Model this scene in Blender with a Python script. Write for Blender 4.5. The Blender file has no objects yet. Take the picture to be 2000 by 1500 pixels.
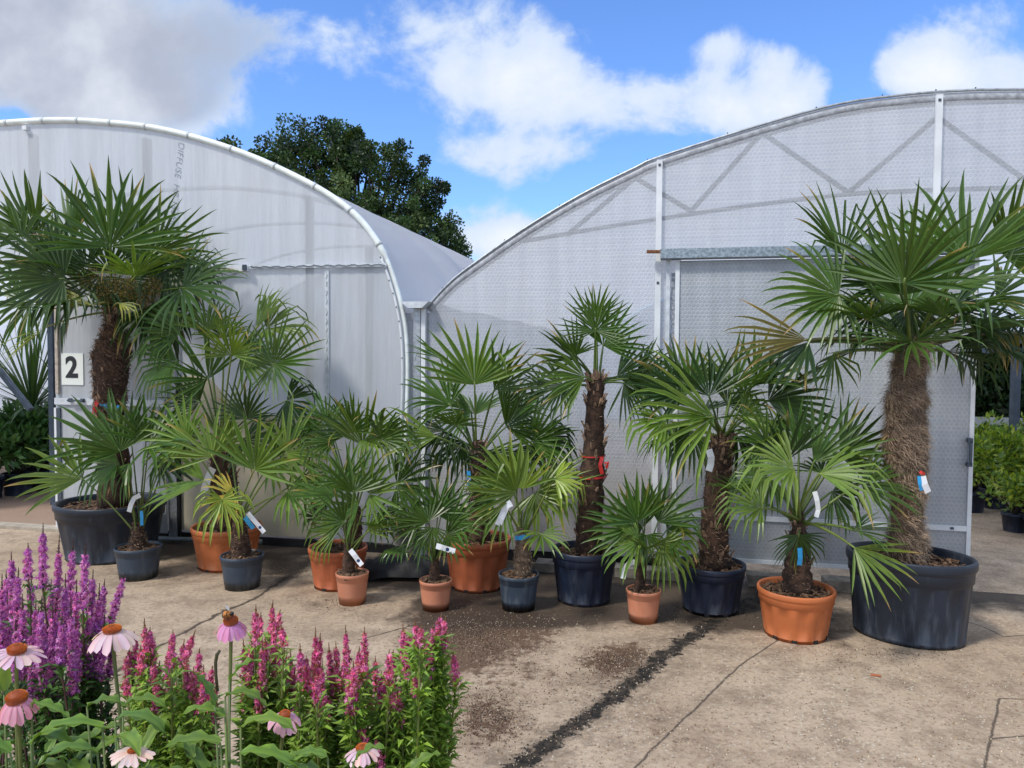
import bpy, math, random
from mathutils import Vector, Matrix, noise
from math import radians as R, sin, cos, pi
S = bpy.context.scene
# ------------------------------------------------------------------ camera
F = 1480.0
PITCH, ROLL, CH = R(2.3), R(0.4), 1.7
cd = bpy.data.cameras.new("camera"); cam = bpy.data.objects.new("camera", cd)
S.collection.objects.link(cam); S.camera = cam
cd.sensor_width = 36; cd.lens = 36 * F / 2000; cd.clip_end = 3000; cd.clip_start = 0.05
cam.location = (0, 0, CH)
CR = Matrix.Rotation(pi / 2 - PITCH, 3, 'X') @ Matrix.Rotation(ROLL, 3, 'Z')
cam.rotation_euler = CR.to_euler()
S.render.resolution_x = 1024; S.render.resolution_y = 768
# ------------------------------------------------------------------ light
SUN_EL, SUN_AZ = R(52), R(-62)      # azimuth from +Y... sun stands to the left, a little behind the camera
sd = bpy.data.lights.new("sun", 'SUN'); sun = bpy.data.objects.new("sun", sd); S.collection.objects.link(sun)
sd.energy = 2.2; sd.angle = R(8.0); sd.color = (1, .95, .87)
SUNDIR = Vector((-0.80 * cos(SUN_EL), -0.60 * cos(SUN_EL), sin(SUN_EL)))
sun.rotation_euler = SUNDIR.to_track_quat('Z', 'Y').to_euler()
S.view_settings.view_transform = 'Standard'; S.view_settings.look = 'None'
S.view_settings.exposure = 0.45; S.view_settings.gamma = 1
try:
    S.cycles.max_bounces = 6; S.cycles.transparent_max_bounces = 12; S.cycles.transmission_bounces = 4
    S.cycles.diffuse_bounces = 4; S.cycles.caustics_reflective = False; S.cycles.caustics_refractive = False
except Exception: pass

def ray(px, py):
    return (CR @ Vector(((px - 1000) / F, -(py - 750) / F, -1))).normalized()
CAM = Vector((0, 0, CH))
def ground(px, py, z=0.0):
    d = ray(px, py); return CAM + d * ((z - CH) / d.z)
def atY(px, py, Y):
    d = ray(px, py); return CAM + d * (Y / d.y)
YAW = R(12)
WU = Vector((cos(YAW), -sin(YAW), 0)); WN = Vector((-sin(YAW), -cos(YAW), 0)); W0 = Vector((0, 6.14, 0))
def W(s, z, off=0.0):
    return W0 + WU * s + Vector((0, 0, z)) + WN * off
def sz(px, py):
    d = ray(px, py); t = (W0 - CAM).dot(WN) / d.dot(WN); p = CAM + d * t
    return (p - W0).dot(WU), p.z
def wall(px, py, off=0.0):
    s, z = sz(px, py); return W(s, z, off)
def ws(px, py=800): return sz(px, py)[0]
def wz(px, py): return sz(px, py)[1]

def srgb(r, g, b):
    f = lambda c: (c / 255 / 12.92) if c / 255 <= .04045 else ((c / 255 + .055) / 1.055) ** 2.4
    return (f(r), f(g), f(b), 1)

# ------------------------------------------------------------------ node helper
class NT:
    def __init__(s, tree): s.t = tree; s.n = tree.nodes; s.l = tree.links; s.n.clear()
    def new(s, typ, **kw):
        n = s.n.new(typ)
        for k, v in kw.items(): setattr(n, k, v)
        return n
    def put(s, sock, v):
        if v is None: return
        if isinstance(v, bpy.types.NodeSocket): s.l.new(v, sock)
        elif isinstance(v, Vector): sock.default_value = tuple(v)
        else: sock.default_value = v
    def m(s, op, a, b=None, c=None, clamp=False):
        n = s.new('ShaderNodeMath', operation=op, use_clamp=clamp)
        s.put(n.inputs[0], a); s.put(n.inputs[1], b); s.put(n.inputs[2], c); return n.outputs[0]
    def v(s, op, a, b=None, sc=None):
        n = s.new('ShaderNodeVectorMath', operation=op)
        s.put(n.inputs[0], a); s.put(n.inputs[1], b)
        if sc is not None: s.put(n.inputs[3], sc)
        return n.outputs['Value'] if op in ('LENGTH', 'DOT_PRODUCT', 'DISTANCE') else n.outputs[0]
    def noise(s, vec, scale, detail=4, rough=.55, dist=0):
        n = s.new('ShaderNodeTexNoise'); s.put(n.inputs['Vector'], vec)
        n.inputs['Scale'].default_value = scale; n.inputs['Detail'].default_value = detail
        n.inputs['Roughness'].default_value = rough; n.inputs['Distortion'].default_value = dist
        return n.outputs['Fac']
    def vor(s, vec, scale, out='Distance', feature='F1'):
        n = s.new('ShaderNodeTexVoronoi', feature=feature); s.put(n.inputs['Vector'], vec)
        n.inputs['Scale'].default_value = scale; return n.outputs[out]
    def rng(s, v, a, b, c=0.0, d=1.0, smooth=True):
        n = s.new('ShaderNodeMapRange', interpolation_type='SMOOTHSTEP' if smooth else 'LINEAR')
        s.put(n.inputs[0], v)
        for i, k in enumerate((a, b, c, d)): n.inputs[i + 1].default_value = k
        return n.outputs[0]
    def mix(s, f, a, b, mode='MIX'):
        n = s.new('ShaderNodeMix', data_type='RGBA', blend_type=mode)
        s.put(n.inputs[0], f); s.put(n.inputs[6], a); s.put(n.inputs[7], b); return n.outputs[2]
    def xyz(s, vec):
        n = s.new('ShaderNodeSeparateXYZ'); s.put(n.inputs[0], vec); return n.outputs
    def comb(s, x, y, z=0.0):
        n = s.new('ShaderNodeCombineXYZ'); s.put(n.inputs[0], x); s.put(n.inputs[1], y); s.put(n.inputs[2], z); return n.outputs[0]
    def bump(s, h, st=.3, d=.01):
        n = s.new('ShaderNodeBump'); s.put(n.inputs['Height'], h)
        n.inputs['Strength'].default_value = st; n.inputs['Distance'].default_value = d; return n.outputs[0]
    def bsdf(s, col, rough=.6, nrm=None, metal=0.0, spec=.5):
        n = s.new('ShaderNodeBsdfPrincipled'); s.put(n.inputs['Base Color'], col); s.put(n.inputs['Roughness'], rough)
        s.put(n.inputs['Normal'], nrm); s.put(n.inputs['Metallic'], metal)
        n.inputs['Specular IOR Level'].default_value = spec; return n.outputs[0]
    def out(s, sh):
        o = s.new('ShaderNodeOutputMaterial'); s.l.new(sh, o.inputs[0])
    def mixs(s, f, a, b):
        n = s.new('ShaderNodeMixShader'); s.put(n.inputs[0], f); s.l.new(a, n.inputs[1]); s.l.new(b, n.inputs[2]); return n.outputs[0]
    def pos(s): return s.new('ShaderNodeNewGeometry').outputs['Position']
def mat(name):
    m = bpy.data.materials.new(name); m.use_nodes = True; return m, NT(m.node_tree)

# ------------------------------------------------------------------ world
wd = bpy.data.worlds.new("World"); S.world = wd; wd.use_nodes = True
n = NT(wd.node_tree)
sky = n.new('ShaderNodeTexSky', sky_type='NISHITA'); sky.sun_disc = False
sky.sun_elevation = SUN_EL; sky.sun_rotation = math.atan2(SUNDIR.x, SUNDIR.y)
sky.air_density = 1.0; sky.dust_density = .4; sky.ozone_density = 2.2
tc = n.new('ShaderNodeTexCoord').outputs['Generated']
x, y, z = n.xyz(tc)
yy = n.m('MAXIMUM', y, .12)
P = n.comb(n.m('DIVIDE', x, yy), n.m('DIVIDE', z, yy), 0.0)
nz = n.noise(P, 3.0, 10, .60, .35); nz2 = n.noise(n.v('ADD', P, (7, 3, 1)), 9.0, 8, .62, .3)
def gn(px, py):
    d = ray(px, py); return (d.x / d.y, d.z / d.y)
clouds = [(230, 90, 400, 175, 1.15), (60, 60, 300, 210, 1.15), (440, 40, 150, 120, .6), (230, 205, 230, 80, 1.0), (845, 80, 260, 130, .78), (1000, 160, 200, 90, .5),
          (1120, 205, 400, 95, .82), (1030, 300, 240, 50, .35), (990, 480, 130, 60, .8), (1440, 130, 110, 110, 1.05), (1555, 145, 90, 115, 1.15), (1460, 235, 160, 60, .8), (1380, 90, 70, 40, .4),
          (1780, 140, 120, 90, 1.1), (1930, 150, 200, 90, 1.2), (960, 320, 210, 60, .5), (960, 450, 160, 80, 1.0), (1880, 40, 150, 60, .75), (1640, 0, 140, 30, .5), (1350, 5, 100, 22, .35), (20, 235, 60, 40, -.9)]
tot = None; A = None
for i, (cx, cy, rx, ry, w) in enumerate(clouds):
    c = gn(cx, cy)
    q = n.v('MULTIPLY', n.v('SUBTRACT', P, (c[0], c[1], 0)), (F / rx, F / ry, 0))
    g = n.m('MULTIPLY', n.rng(n.v('LENGTH', q), 1.25, 0.15, 0, 1), w)
    tot = g if tot is None else n.m('ADD', tot, g)
    if i == 3: A = tot
# sky behind the viewer: loose broken cloud
back = n.m('MULTIPLY', n.rng(n.v('LENGTH', P), 1.0, 2.2, 0, .6), 1.0)
back = n.m('ADD', back, n.rng(y, .1, -.1, 0, .35))
nzb = n.noise(tc, 2.2, 8, .55)
nmix = n.m('ADD', n.m('MULTIPLY', nz, .72), n.m('MULTIPLY', nz2, .28))
dens = n.m('ADD', n.m('ADD', tot, back), n.m('MULTIPLY', n.m('SUBTRACT', nmix, .5), 5.4))
mask = n.rng(dens, .32, .92)
mask = n.m('MULTIPLY', mask, .96)
shade = n.m('MULTIPLY', n.rng(A, .2, 1.0), n.rng(n.noise(n.v('ADD', P, (1, 5, 2)), 3.6, 6, .55), .22, .58))
ccol = n.mix(shade, srgb(240, 244, 250), srgb(176, 183, 199))
thin = n.rng(dens, .5, 1.9)
ccol = n.mix(n.m('MULTIPLY', n.m('SUBTRACT', 1.0, thin), .55), ccol, srgb(170, 200, 240))
bg1 = n.new('ShaderNodeBackground'); n.put(bg1.inputs[0], n.mix(1.0, sky.outputs[0], (.72, .96, 1.36, 1), 'MULTIPLY')); bg1.inputs[1].default_value = .135
bg2 = n.new('ShaderNodeBackground'); n.put(bg2.inputs[0], ccol); bg2.inputs[1].default_value = .80
o = n.new('ShaderNodeOutputWorld'); n.l.new(n.mixs(mask, bg1.outputs[0], bg2.outputs[0]), o.inputs[0])

# ------------------------------------------------------------------ object helpers
ORG = {}
def link(o): S.collection.objects.link(o); return o
def tag(o, label=None, cat=None, group=None, kind=None):
    if label: o['label'] = label
    if cat: o['category'] = cat
    if group: o['group'] = group
    if kind: o['kind'] = kind
    return o
def thing(name, loc, label, cat, group=None):
    o = link(bpy.data.objects.new(name, None)); o.location = loc; o.empty_display_size = .1
    ORG[o.name] = Vector(loc); return tag(o, label, cat, group)
class MB:
    def __init__(s): s.v = []; s.f = []; s.c = []
    def quad(s, a, b, c, d, col=None):
        k = len(s.v); s.v += [a, b, c, d]; s.f.append((k, k + 1, k + 2, k + 3))
        if col: s.c += [col] * 4
    def tri(s, a, b, c, col=None):
        k = len(s.v); s.v += [a, b, c]; s.f.append((k, k + 1, k + 2))
        if col: s.c += [col] * 3
    def poly(s, pts): k = len(s.v); s.v += pts; s.f.append(tuple(range(k, k + len(pts))))
    def box(s, c, ex, ey, ez):
        """centre and three half-extent vectors"""
        k = len(s.v)
        for i in (-1, 1):
            for j in (-1, 1):
                for l in (-1, 1): s.v.append(c + ex * i + ey * j + ez * l)
        for f in ((0, 1, 3, 2), (4, 6, 7, 5), (0, 4, 5, 1), (2, 3, 7, 6), (0, 2, 6, 4), (1, 5, 7, 3)): s.f.append(tuple(k + q for q in f))
    def wbox(s, s0, z0, s1, z1, o0, o1):
        s.box(W((s0 + s1) / 2, (z0 + z1) / 2, (o0 + o1) / 2), WU * (abs(s1 - s0) / 2), WN * (abs(o1 - o0) / 2), Vector((0, 0, abs(z1 - z0) / 2)))
    def bar(s, a, b, w, h, up=Vector((0, 0, 1))):
        d = (b - a); L = d.length; d.normalize(); e = d.cross(up)
        if e.length < 1e-4: e = d.cross(Vector((1, 0, 0)))
        e.normalize(); g = e.cross(d)
        s.box((a + b) / 2, d * (L / 2), e * (w / 2), g * (h / 2))
    def tube(s, pts, rad, seg=8, cap=True, col=None):
        n_ = len(pts); k = len(s.v); prev = None
        for i, p in enumerate(pts):
            d = (pts[min(i + 1, n_ - 1)] - pts[max(i - 1, 0)])
            if d.length < 1e-9: d = Vector((0, 0, 1))
            d.normalize()
            if prev is None:
                prev = d.orthogonal().normalized()
            e = (prev - d * prev.dot(d)); e = e.normalized() if e.length > 1e-6 else d.orthogonal().normalized(); prev = e
            g = d.cross(e); r = rad[i] if isinstance(rad, (list, tuple)) else rad
            for j in range(seg):
                a = 2 * pi * j / seg; s.v.append(p + e * (cos(a) * r) + g * (sin(a) * r))
                if col: s.c.append(col)
        for i in range(n_ - 1):
            for j in range(seg):
                a = k + i * seg + j; b = k + i * seg + (j + 1) % seg
                s.f.append((a, b, b + seg, a + seg))
        if cap:
            s.f.append(tuple(k + j for j in range(seg))[::-1]); s.f.append(tuple(k + (n_ - 1) * seg + j for j in range(seg)))
    def build(s, name, material, parent=None, smooth=False, **kw):
        me = bpy.data.meshes.new(name)
        og = ORG.get(parent.name) if parent else Vector((0, 0, 0))
        me.from_pydata([tuple(p - og) for p in s.v], [], s.f)
        if s.c and len(s.c) == len(s.v):
            ca = me.color_attributes.new('Col', 'FLOAT_COLOR', 'POINT')
            ca.data.foreach_set('color', [q for c in s.c for q in (c[0], c[1], c[2], 1.0)])
        me.materials.append(material)
        if smooth: me.polygons.foreach_set('use_smooth', [True] * len(me.polygons))
        me.update()
        o = link(bpy.data.objects.new(name, me))
        if parent: o.parent = parent
        ORG[o.name] = og
        return tag(o, **kw)

# ------------------------------------------------------------------ materials
def plain(name, col, rough=.6, metal=0.0, var=.15, scale=8, bump=0.0, bs=60, spec=.5):
    m, n = mat(name); p = n.pos(); nn = n.noise(p, scale, 5)
    c = n.mix(n.rng(nn, .3, .7), tuple(q * (1 - var) for q in col[:3]) + (1,), tuple(min(1, q * (1 + var)) for q in col[:3]) + (1,))
    nb = n.bump(n.noise(p, bs, 4), bump, .01) if bump else None
    n.out(n.bsdf(c, rough, nb, metal, spec)); return m
def leafmat(name, trans=.20, rough=.36):
    m, n = mat(name)
    a = n.new('ShaderNodeAttribute', attribute_name='Col').outputs[0]
    c = n.mix(n.rng(n.noise(n.pos(), 14, 3), .3, .7), a, n.mix(1.0, a, (1.25, 1.2, 1.1, 1), 'MULTIPLY'))
    b = n.bsdf(c, rough, None, 0, .45)
    t = n.new('ShaderNodeBsdfTranslucent'); n.put(t.inputs[0], n.mix(1.0, c, (1.5, 1.6, .7, 1), 'MULTIPLY'))
    n.out(n.mixs(trans, b, t.outputs[0])); return m
M = {}
M['leaf'] = leafmat('palm_leaf'); M['petal'] = leafmat('petal', .35, .6); M['shrub'] = leafmat('shrub_leaf', .2, .4)
M['treeleaf'] = leafmat('tree_leaf', .15, .5)
M['galv'] = plain('galvanised_steel', (.42, .45, .48), .45, .6, .22, 30)
M['galvlight'] = plain('light_galvanised', (.62, .66, .70), .5, .2, .12, 20)
M['white'] = plain('white_frame', (.74, .77, .80), .45, 0, .08, 6)
M['whitehoop'] = plain('white_hoop', (.80, .86, .84), .4, 0, .1, 9)
M['clip'] = plain('clip_grey', (.56, .60, .60), .5, 0, .1)
M['darkmetal'] = plain('dark_steel', (.075, .10, .13), .5, .3, .2)
M['truss'] = plain('truss_steel', (.10, .11, .13), .6, .2, .15)
M['rust'] = plain('rust', (.22, .09, .04), .85, .2, .4, 60)
M['black'] = plain('black_void', (.012, .012, .014), .8, 0, .3)
M['wood'] = plain('weathered_wood', (.46, .40, .34), .8, 0, .25, 25, .3)
M['soil'] = plain('potting_soil', (.060, .034, .020), .95, 0, .6, 60, .8, 90)
M['chips'] = plain('bark_chips', (.15, .085, .048), .9, 0, .6, 40)
M['stub'] = plain('cut_leaf_base', (.34, .22, .145), .9, 0, .6, 30)
M['trunk'] = plain('palm_trunk', (.062, .034, .021), .95, 0, .6, 22, 1.0, 60)
M['trunkpale'] = plain('pale_palm_trunk', (.13, .085, .055), .95, 0, .5, 22, 1.0, 60)
M['fibre'] = plain('brown_fibre', (.19, .12, .078), .9, 0, .5, 18)
M['fibrepale'] = plain('pale_fibre', (.33, .24, .165), .9, 0, .4, 14)
M['tagwhite'] = plain('tag_white', (.80, .82, .85), .4, 0, .03)
M['tagblue'] = plain('tag_blue', (.03, .33, .68), .4, 0, .05)
M['tagnavy'] = plain('tag_navy', (.02, .05, .14), .4, 0, .05)
M['red'] = plain('red_tape', (.60, .03, .025), .4, 0, .1)
M['yellow'] = plain('yellow_tape', (.75, .58, .03), .4, 0, .1)
M['bark'] = plain('tree_bark', (.06, .045, .035), .9, 0, .3, 10, .5)
M['concrete'] = plain('kerb_concrete', (.20, .18, .155), .9, 0, .35, 12, .5)
M['concretepale'] = plain('sill_concrete', (.38, .33, .26), .9, 0, .2, 9, .4)
M['signcream'] = plain('cream_vent', (.62, .57, .40), .6, 0, .1)
M['numblack'] = plain('sign_black', (.012, .014, .02), .5, 0, .1)
M['signwhite'] = plain('sign_white', (.80, .84, .80), .4, 0, .03)
M['greypl'] = plain('grey_plastic', (.26, .25, .24), .7, 0, .2)
M['pipe'] = plain('grey_pipe', (.20, .22, .21), .5, 0, .1)
M['blacksheet'] = plain('black_sheeting', (.006, .006, .008), .65, 0, .3, 20, .6, 18)
M['cream'] = plain('cream_board', (.62, .56, .42), .7, 0, .16, 2.2)
M['lowwhite'] = plain('white_barrier', (.50, .51, .53), .6, 0, .1)

def potmat(name, col, dust=.25, dustcol=(.30, .30, .31, 1), dz=.16):
    m, n = mat(name); p = n.pos(); z = n.xyz(p)[2]
    streak = n.noise(n.v('MULTIPLY', p, (9, 9, 1.6)), 2.4, 6, .65)
    low = n.rng(z, dz, 0.0, 0, .6)
    d = n.m('MULTIPLY', n.rng(n.m('ADD', streak, n.m('MULTIPLY', low, .25)), .52, .80), dust)
    c = n.mix(n.rng(n.noise(p, 5, 4), .35, .65), tuple(q * .88 for q in col[:3]) + (1,), tuple(q * 1.1 for q in col[:3]) + (1,))
    c = n.mix(d, c, dustcol)
    n.out(n.bsdf(c, n.m('ADD', .42, n.m('MULTIPLY', d, .5)), n.bump(n.noise(p, 220, 2), .08, .004), 0, .4)); return m
M['potdark'] = potmat('pot_charcoal', (.019, .026, .040), .34, (.14, .165, .20, 1), .3)
M['potnavy'] = potmat('pot_navy', (.014, .022, .044), .14)
M['potslate'] = potmat('pot_slate', (.042, .060, .085), .42, (.22, .24, .25, 1))
M['potorange'] = potmat('pot_orange', (.53, .155, .052), .3, (.55, .24, .12, 1))
M['potred'] = potmat('pot_orange_red', (.44, .12, .050), .25, (.5, .2, .1, 1))
M['potterra'] = potmat('pot_terracotta', (.56, .22, .125), .25, (.6, .36, .25, 1))

# polythene
hz_ = wz(400, 526)
def film(name, base, transp, transl, kind):
    m, n = mat(name); p = n.pos(); s_ = n.v('DOT_PRODUCT', p, WU); zz = n.xyz(p)[2]
    pv = n.comb(s_, zz, 0.0)
    streak = n.noise(n.v('MULTIPLY', pv, (6.0, .45, 1)), 1.6, 6, .6)
    blot = n.noise(pv, 1.1, 4)
    c = n.mix(n.rng(streak, .3, .7), tuple(q * .90 for q in base) + (1,), tuple(q * 1.04 for q in base) + (1,))
    c = n.mix(n.rng(blot, .35, .7), c, n.mix(1.0, c, (1.02, 1.0, .97, 1), 'MULTIPLY'))
    dirt = n.m('MULTIPLY', n.rng(zz, .55, 0.0, 0, 1), n.rng(n.noise(n.v('MULTIPLY', pv, (3, 1, 1)), 3, 6), .4, .65))
    c = n.mix(n.m('MULTIPLY', dirt, .45), c, (.33, .33, .27, 1))
    tr = transp
    if kind in ('bubble', 'door'):
        sc = 1 / .032
        a = n.v('MULTIPLY', pv, (sc, sc / 1.732, 1))
        def cell(off):
            q = n.v('FRACTION', n.v('ADD', a, off)); q = n.v('SUBTRACT', q, (.5, .5, 0)); return n.v('LENGTH', n.v('MULTIPLY', q, (1, 1.732, 0)))
        d = n.m('MINIMUM', cell((100, 100, 0)), cell((100.5, 100.5, 0)))
        dot = n.rng(d, .50, .34)
        if kind == 'door':
            rightm = n.rng(s_, ws(1800), ws(1815)); up = n.rng(zz, .78, .84)
            k = n.m('MULTIPLY', rightm, up)
            amt = n.m('ADD', .26, n.m('MULTIPLY', k, .70))
            c = n.mix(n.m('MULTIPLY', n.m('SUBTRACT', 1.0, dot), amt), c, n.mix(1.0, c, (1.1, 1.1, 1.1, 1), 'MULTIPLY'))
            c = n.mix(n.m('MULTIPLY', dot, amt), c, (.26, .34, .40, 1))
        else:
            c = n.mix(n.m('MULTIPLY', dot, .48), c, n.mix(1.0, c, (.72, .76, .84, 1), 'MULTIPLY'))
        lines = n.noise(n.v('MULTIPLY', pv, (1.3, 46, 1)), 1.0, 4, .6)
        c = n.mix(n.rng(lines, .42, .68, 0, .30), c, n.mix(1.0, c, (.66, .70, .76, 1), 'MULTIPLY'))
        low2 = n.m('MULTIPLY', n.rng(n.m('ADD', zz, n.m('MULTIPLY', n.noise(pv, 2.2, 5, .6), .5)), 1.25, .85), .50 if kind == 'bubble' else .22)
        c = n.mix(low2, c, (.40, .37, .33, 1))
        h = n.m('ADD', n.m('MULTIPLY', dot, .5), n.m('MULTIPLY', n.noise(pv, 3, 4), .8))
        nb = n.bump(h, .35, .008); rough = .38
    else:
        h = n.noise(n.v('MULTIPLY', pv, (5, .5, 1)), 2.0, 5, .55)
        wr = n.m('MULTIPLY', n.rng(n.v('DISTANCE', pv, (ws(610, 470), wz(610, 470), 0)), .75, .1), n.rng(zz, hz_, hz_ + .04))
        dg = n.v('MULTIPLY', n.comb(n.m('ADD', s_, n.m('MULTIPLY', zz, -.32)), zz, 0.0), (22, 1.2, 1))
        fold = n.m('MULTIPLY', n.noise(dg, 1.0, 3, .5, .4), wr)
        c = n.mix(n.rng(fold, .50, .68, 0, .30), c, (.25, .28, .32, 1))
        h = n.m('ADD', h, n.m('MULTIPLY', fold, 1.6))
        nb = n.bump(h, .45, .03); rough = .42
    b = n.bsdf(c, rough, nb, 0, .4)
    t = n.new('ShaderNodeBsdfTranslucent'); n.put(t.inputs[0], c)
    tp = n.new('ShaderNodeBsdfTransparent')
    sh = n.mixs(transl, b, t.outputs[0]); n.out(n.mixs(tr, sh, tp.outputs[0])); return m
M['filmL'] = film('milky_polythene', (.60, .635, .675), .12, .22, 'milky')
M['filmR'] = film('bubble_polythene', (.61, .635, .67), .18, .20, 'bubble')
M['filmDoor'] = film('door_bubble_sheet', (.62, .65, .69), .08, .22, 'door')
def roofmat():
    m, n = mat('roof_polythene'); p = n.pos()
    c = n.mix(n.rng(n.noise(p, 1.3, 5), .35, .65), (.86, .89, .93, 1), (.92, .94, .96, 1))
    b = n.bsdf(c, .35, n.bump(n.noise(p, 2.2, 4), .4, .03), 0, .5); t = n.new('ShaderNodeBsdfTranslucent'); n.put(t.inputs[0], c)
    tp = n.new('ShaderNodeBsdfTransparent')
    n.out(n.mixs(.03, n.mixs(.62, b, t.outputs[0]), tp.outputs[0])); return m
M['roof'] = roofmat()

# ------------------------------------------------------------------ ground
def ground_mat():
    m, n = mat('yard_concrete'); p = n.pos()
    pf = n.v('MULTIPLY', p, (1, 1, 0))
    nA = n.noise(pf, .9, 5); nB = n.noise(pf, 5, 6, .62); nC = n.noise(pf, 38, 5, .7)
    c = n.mix(n.rng(nA, .35, .65), (.415, .312, .214, 1), (.490, .378, .268, 1))
    c = n.mix(n.rng(nB, .40, .68, 0, .8), c, (.24, .175, .12, 1))
    c = n.mix(n.rng(nC, .50, .64, 0, .62), c, (.19, .14, .10, 1))
    c = n.mix(n.rng(nC, .46, .30, 0, .45), c, (.56, .49, .40, 1))
    # exposed flint and gravel specks
    v = n.new('ShaderNodeTexVoronoi'); n.put(v.inputs['Vector'], n.v('ADD', pf, n.v('SCALE', n.comb(nC, nC, 0.0), None, .03))); v.inputs['Scale'].default_value = 52
    r = n.xyz(v.outputs['Color'])
    speck = n.m('MULTIPLY', n.rng(v.outputs['Distance'], .40, .26), n.m('GREATER_THAN', r[0], .52))
    patch = n.rng(n.noise(pf, 1.6, 4), .36, .62, .25, 1)
    xw = n.xyz(p)[0]
    speck = n.m('MULTIPLY', speck, n.m('MULTIPLY', patch, n.rng(xw, -1.2, .6, .25, 1)))
    sc = n.mix(r[1], (.58, .49, .36, 1), (.16, .10, .07, 1)); sc = n.mix(n.m('GREATER_THAN', r[2], .8), sc, (.62, .55, .44, 1))
    c = n.mix(n.m('MULTIPLY', speck, .85), c, sc)
    v2 = n.new('ShaderNodeTexVoronoi'); n.put(v2.inputs['Vector'], pf); v2.inputs['Scale'].default_value = 150
    r2 = n.xyz(v2.outputs['Color'])
    sp2 = n.m('MULTIPLY', n.rng(v2.outputs['Distance'], .42, .25), n.m('GREATER_THAN', r2[0], .72))
    c = n.mix(n.m('MULTIPLY', sp2, .7), c, n.mix(r2[1], (.10, .07, .05, 1), (.62, .55, .45, 1)))
    wob = n.v('SCALE', n.v('SUBTRACT', n.comb(n.noise(pf, 7, 5, .65), n.noise(n.v('ADD', pf, (9, 4, 0)), 7, 5, .65), 0.0), (.5, .5, 0)), None, .11)
    pw_ = n.v('ADD', pf, wob); pw2 = n.v('ADD', pf, n.v('SCALE', wob, None, .3))
    def dist(poly, pw=pw_):
        res = None
        for a, b in zip(poly[:-1], poly[1:]):
            A = ground(*a); B = ground(*b); A.z = B.z = 0; AB = B - A
            pa = n.v('SUBTRACT', pw, A); t = n.m('DIVIDE', n.v('DOT_PRODUCT', pa, AB), AB.length_squared, clamp=True)
            q = n.v('SUBTRACT', pa, n.v('SCALE', AB, None, t)); d = n.v('LENGTH', q)
            res = d if res is None else n.m('MINIMUM', res, d)
        return res
    # soil stains
    def stains(lst):
        res = None
        for (cx, cy, rx, ry, w) in lst:
            C = ground(cx, cy); E = ground(cx + rx, cy); G = ground(cx, cy - ry)
            q = n.v('MULTIPLY', n.v('SUBTRACT', pf, Vector((C.x, C.y, 0))), (1 / (E.x - C.x), 1 / (G.y - C.y), 0))
            g = n.m('MULTIPLY', n.rng(n.v('LENGTH', q), 1.4, .1), w); res = g if res is None else n.m('ADD', res, g)
        return res
    n1 = n.noise(pf, 16, 7, .72); n1b = n.noise(pf, 3.2, 4, .6)
    st = stains([(930, 1235, 150, 65, 1.1), (1200, 1290, 75, 32, .95), (950, 1400, 90, 60, .8), (1010, 1215, 200, 30, .45), (870, 1300, 90, 30, .55), (1240, 1270, 60, 18, .5), (1100, 1330, 150, 40, .35), (1370, 1240, 60, 30, .4), (1300, 1420, 130, 60, .3)])
    k = n.rng(n.m('ADD', n.m('ADD', n.m('MULTIPLY', st, .8), n.m('MULTIPLY', n1, 2.2)), n.m('MULTIPLY', n1b, .9)), 1.78, 2.2)
    k = n.m('MULTIPLY', k, n.m('MINIMUM', n.m('MULTIPLY', st, 6.0), 1.0), clamp=True)
    c = n.mix(n.m('MULTIPLY', k, .85), c, (.080, .042, .024, 1)); c = n.mix(n.m('MULTIPLY', n.m('MINIMUM', st, 1.0), .30), c, (.16, .09, .055, 1))
    # wet and dirty strip under the pots, along the greenhouse
    wet = stains([(1090, 1160, 230, 45, 1.3), (1330, 1170, 170, 50, 1.3), (1480, 1180, 160, 50, 1.2), (900, 1200, 160, 40, .9), (1100, 1210, 120, 25, .6), (780, 1110, 120, 40, 1.1), (960, 1170, 130, 35, .8), (650, 1170, 90, 40, .35), (1700, 1260, 170, 35, .35), (1150, 1130, 420, 30, .8), (450, 1080, 230, 22, .9), (500, 1060, 300, 18, .8), (330, 1125, 90, 20, .35), (560, 1110, 60, 20, .7)])
    k2 = n.rng(n.m('ADD', wet, n.m('MULTIPLY', n.noise(pf, 6, 7, .68), 1.3)), .86, 1.36)
    c = n.mix(n.m('MULTIPLY', k2, .90), c, (.052, .036, .026, 1))
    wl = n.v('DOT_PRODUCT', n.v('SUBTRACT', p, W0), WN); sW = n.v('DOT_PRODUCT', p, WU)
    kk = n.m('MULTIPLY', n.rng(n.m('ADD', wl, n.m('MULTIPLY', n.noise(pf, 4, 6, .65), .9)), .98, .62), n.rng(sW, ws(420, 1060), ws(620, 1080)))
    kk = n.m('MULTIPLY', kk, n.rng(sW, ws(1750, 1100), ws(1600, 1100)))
    c = n.mix(n.m('MULTIPLY', n.m('MULTIPLY', kk, n.rng(wl, -.02, .0)), .85), c, (.022, .018, .015, 1))  # near-black band along the wall foot
    # big earth-filled joint
    d = dist([(985, 1520), (1130, 1412), (1230, 1340), (1300, 1278), (1400, 1212), (1490, 1165)])
    k3 = n.rng(n.m('ADD', d, n.m('MULTIPLY', n.m('SUBTRACT', n1, .5), .26)), .056, .030)
    c = n.mix(k3, c, n.mix(n.rng(nC, .4, .6), (.008, .008, .007, 1), (.030, .024, .018, 1)))
    halo = n.m('MULTIPLY', n.rng(d, .26, .04), n.rng(n1, .42, .6)); c = n.mix(n.m('MULTIPLY', halo, .5), c, (.10, .075, .055, 1))
    d2 = dist([(190, 1335), (310, 1262), (420, 1202), (500, 1167), (560, 1128), (610, 1090)])
    k4 = n.rng(d2, .020, .008); c = n.mix(n.m('MULTIPLY', k4, .9), c, (.055, .04, .03, 1))
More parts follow.
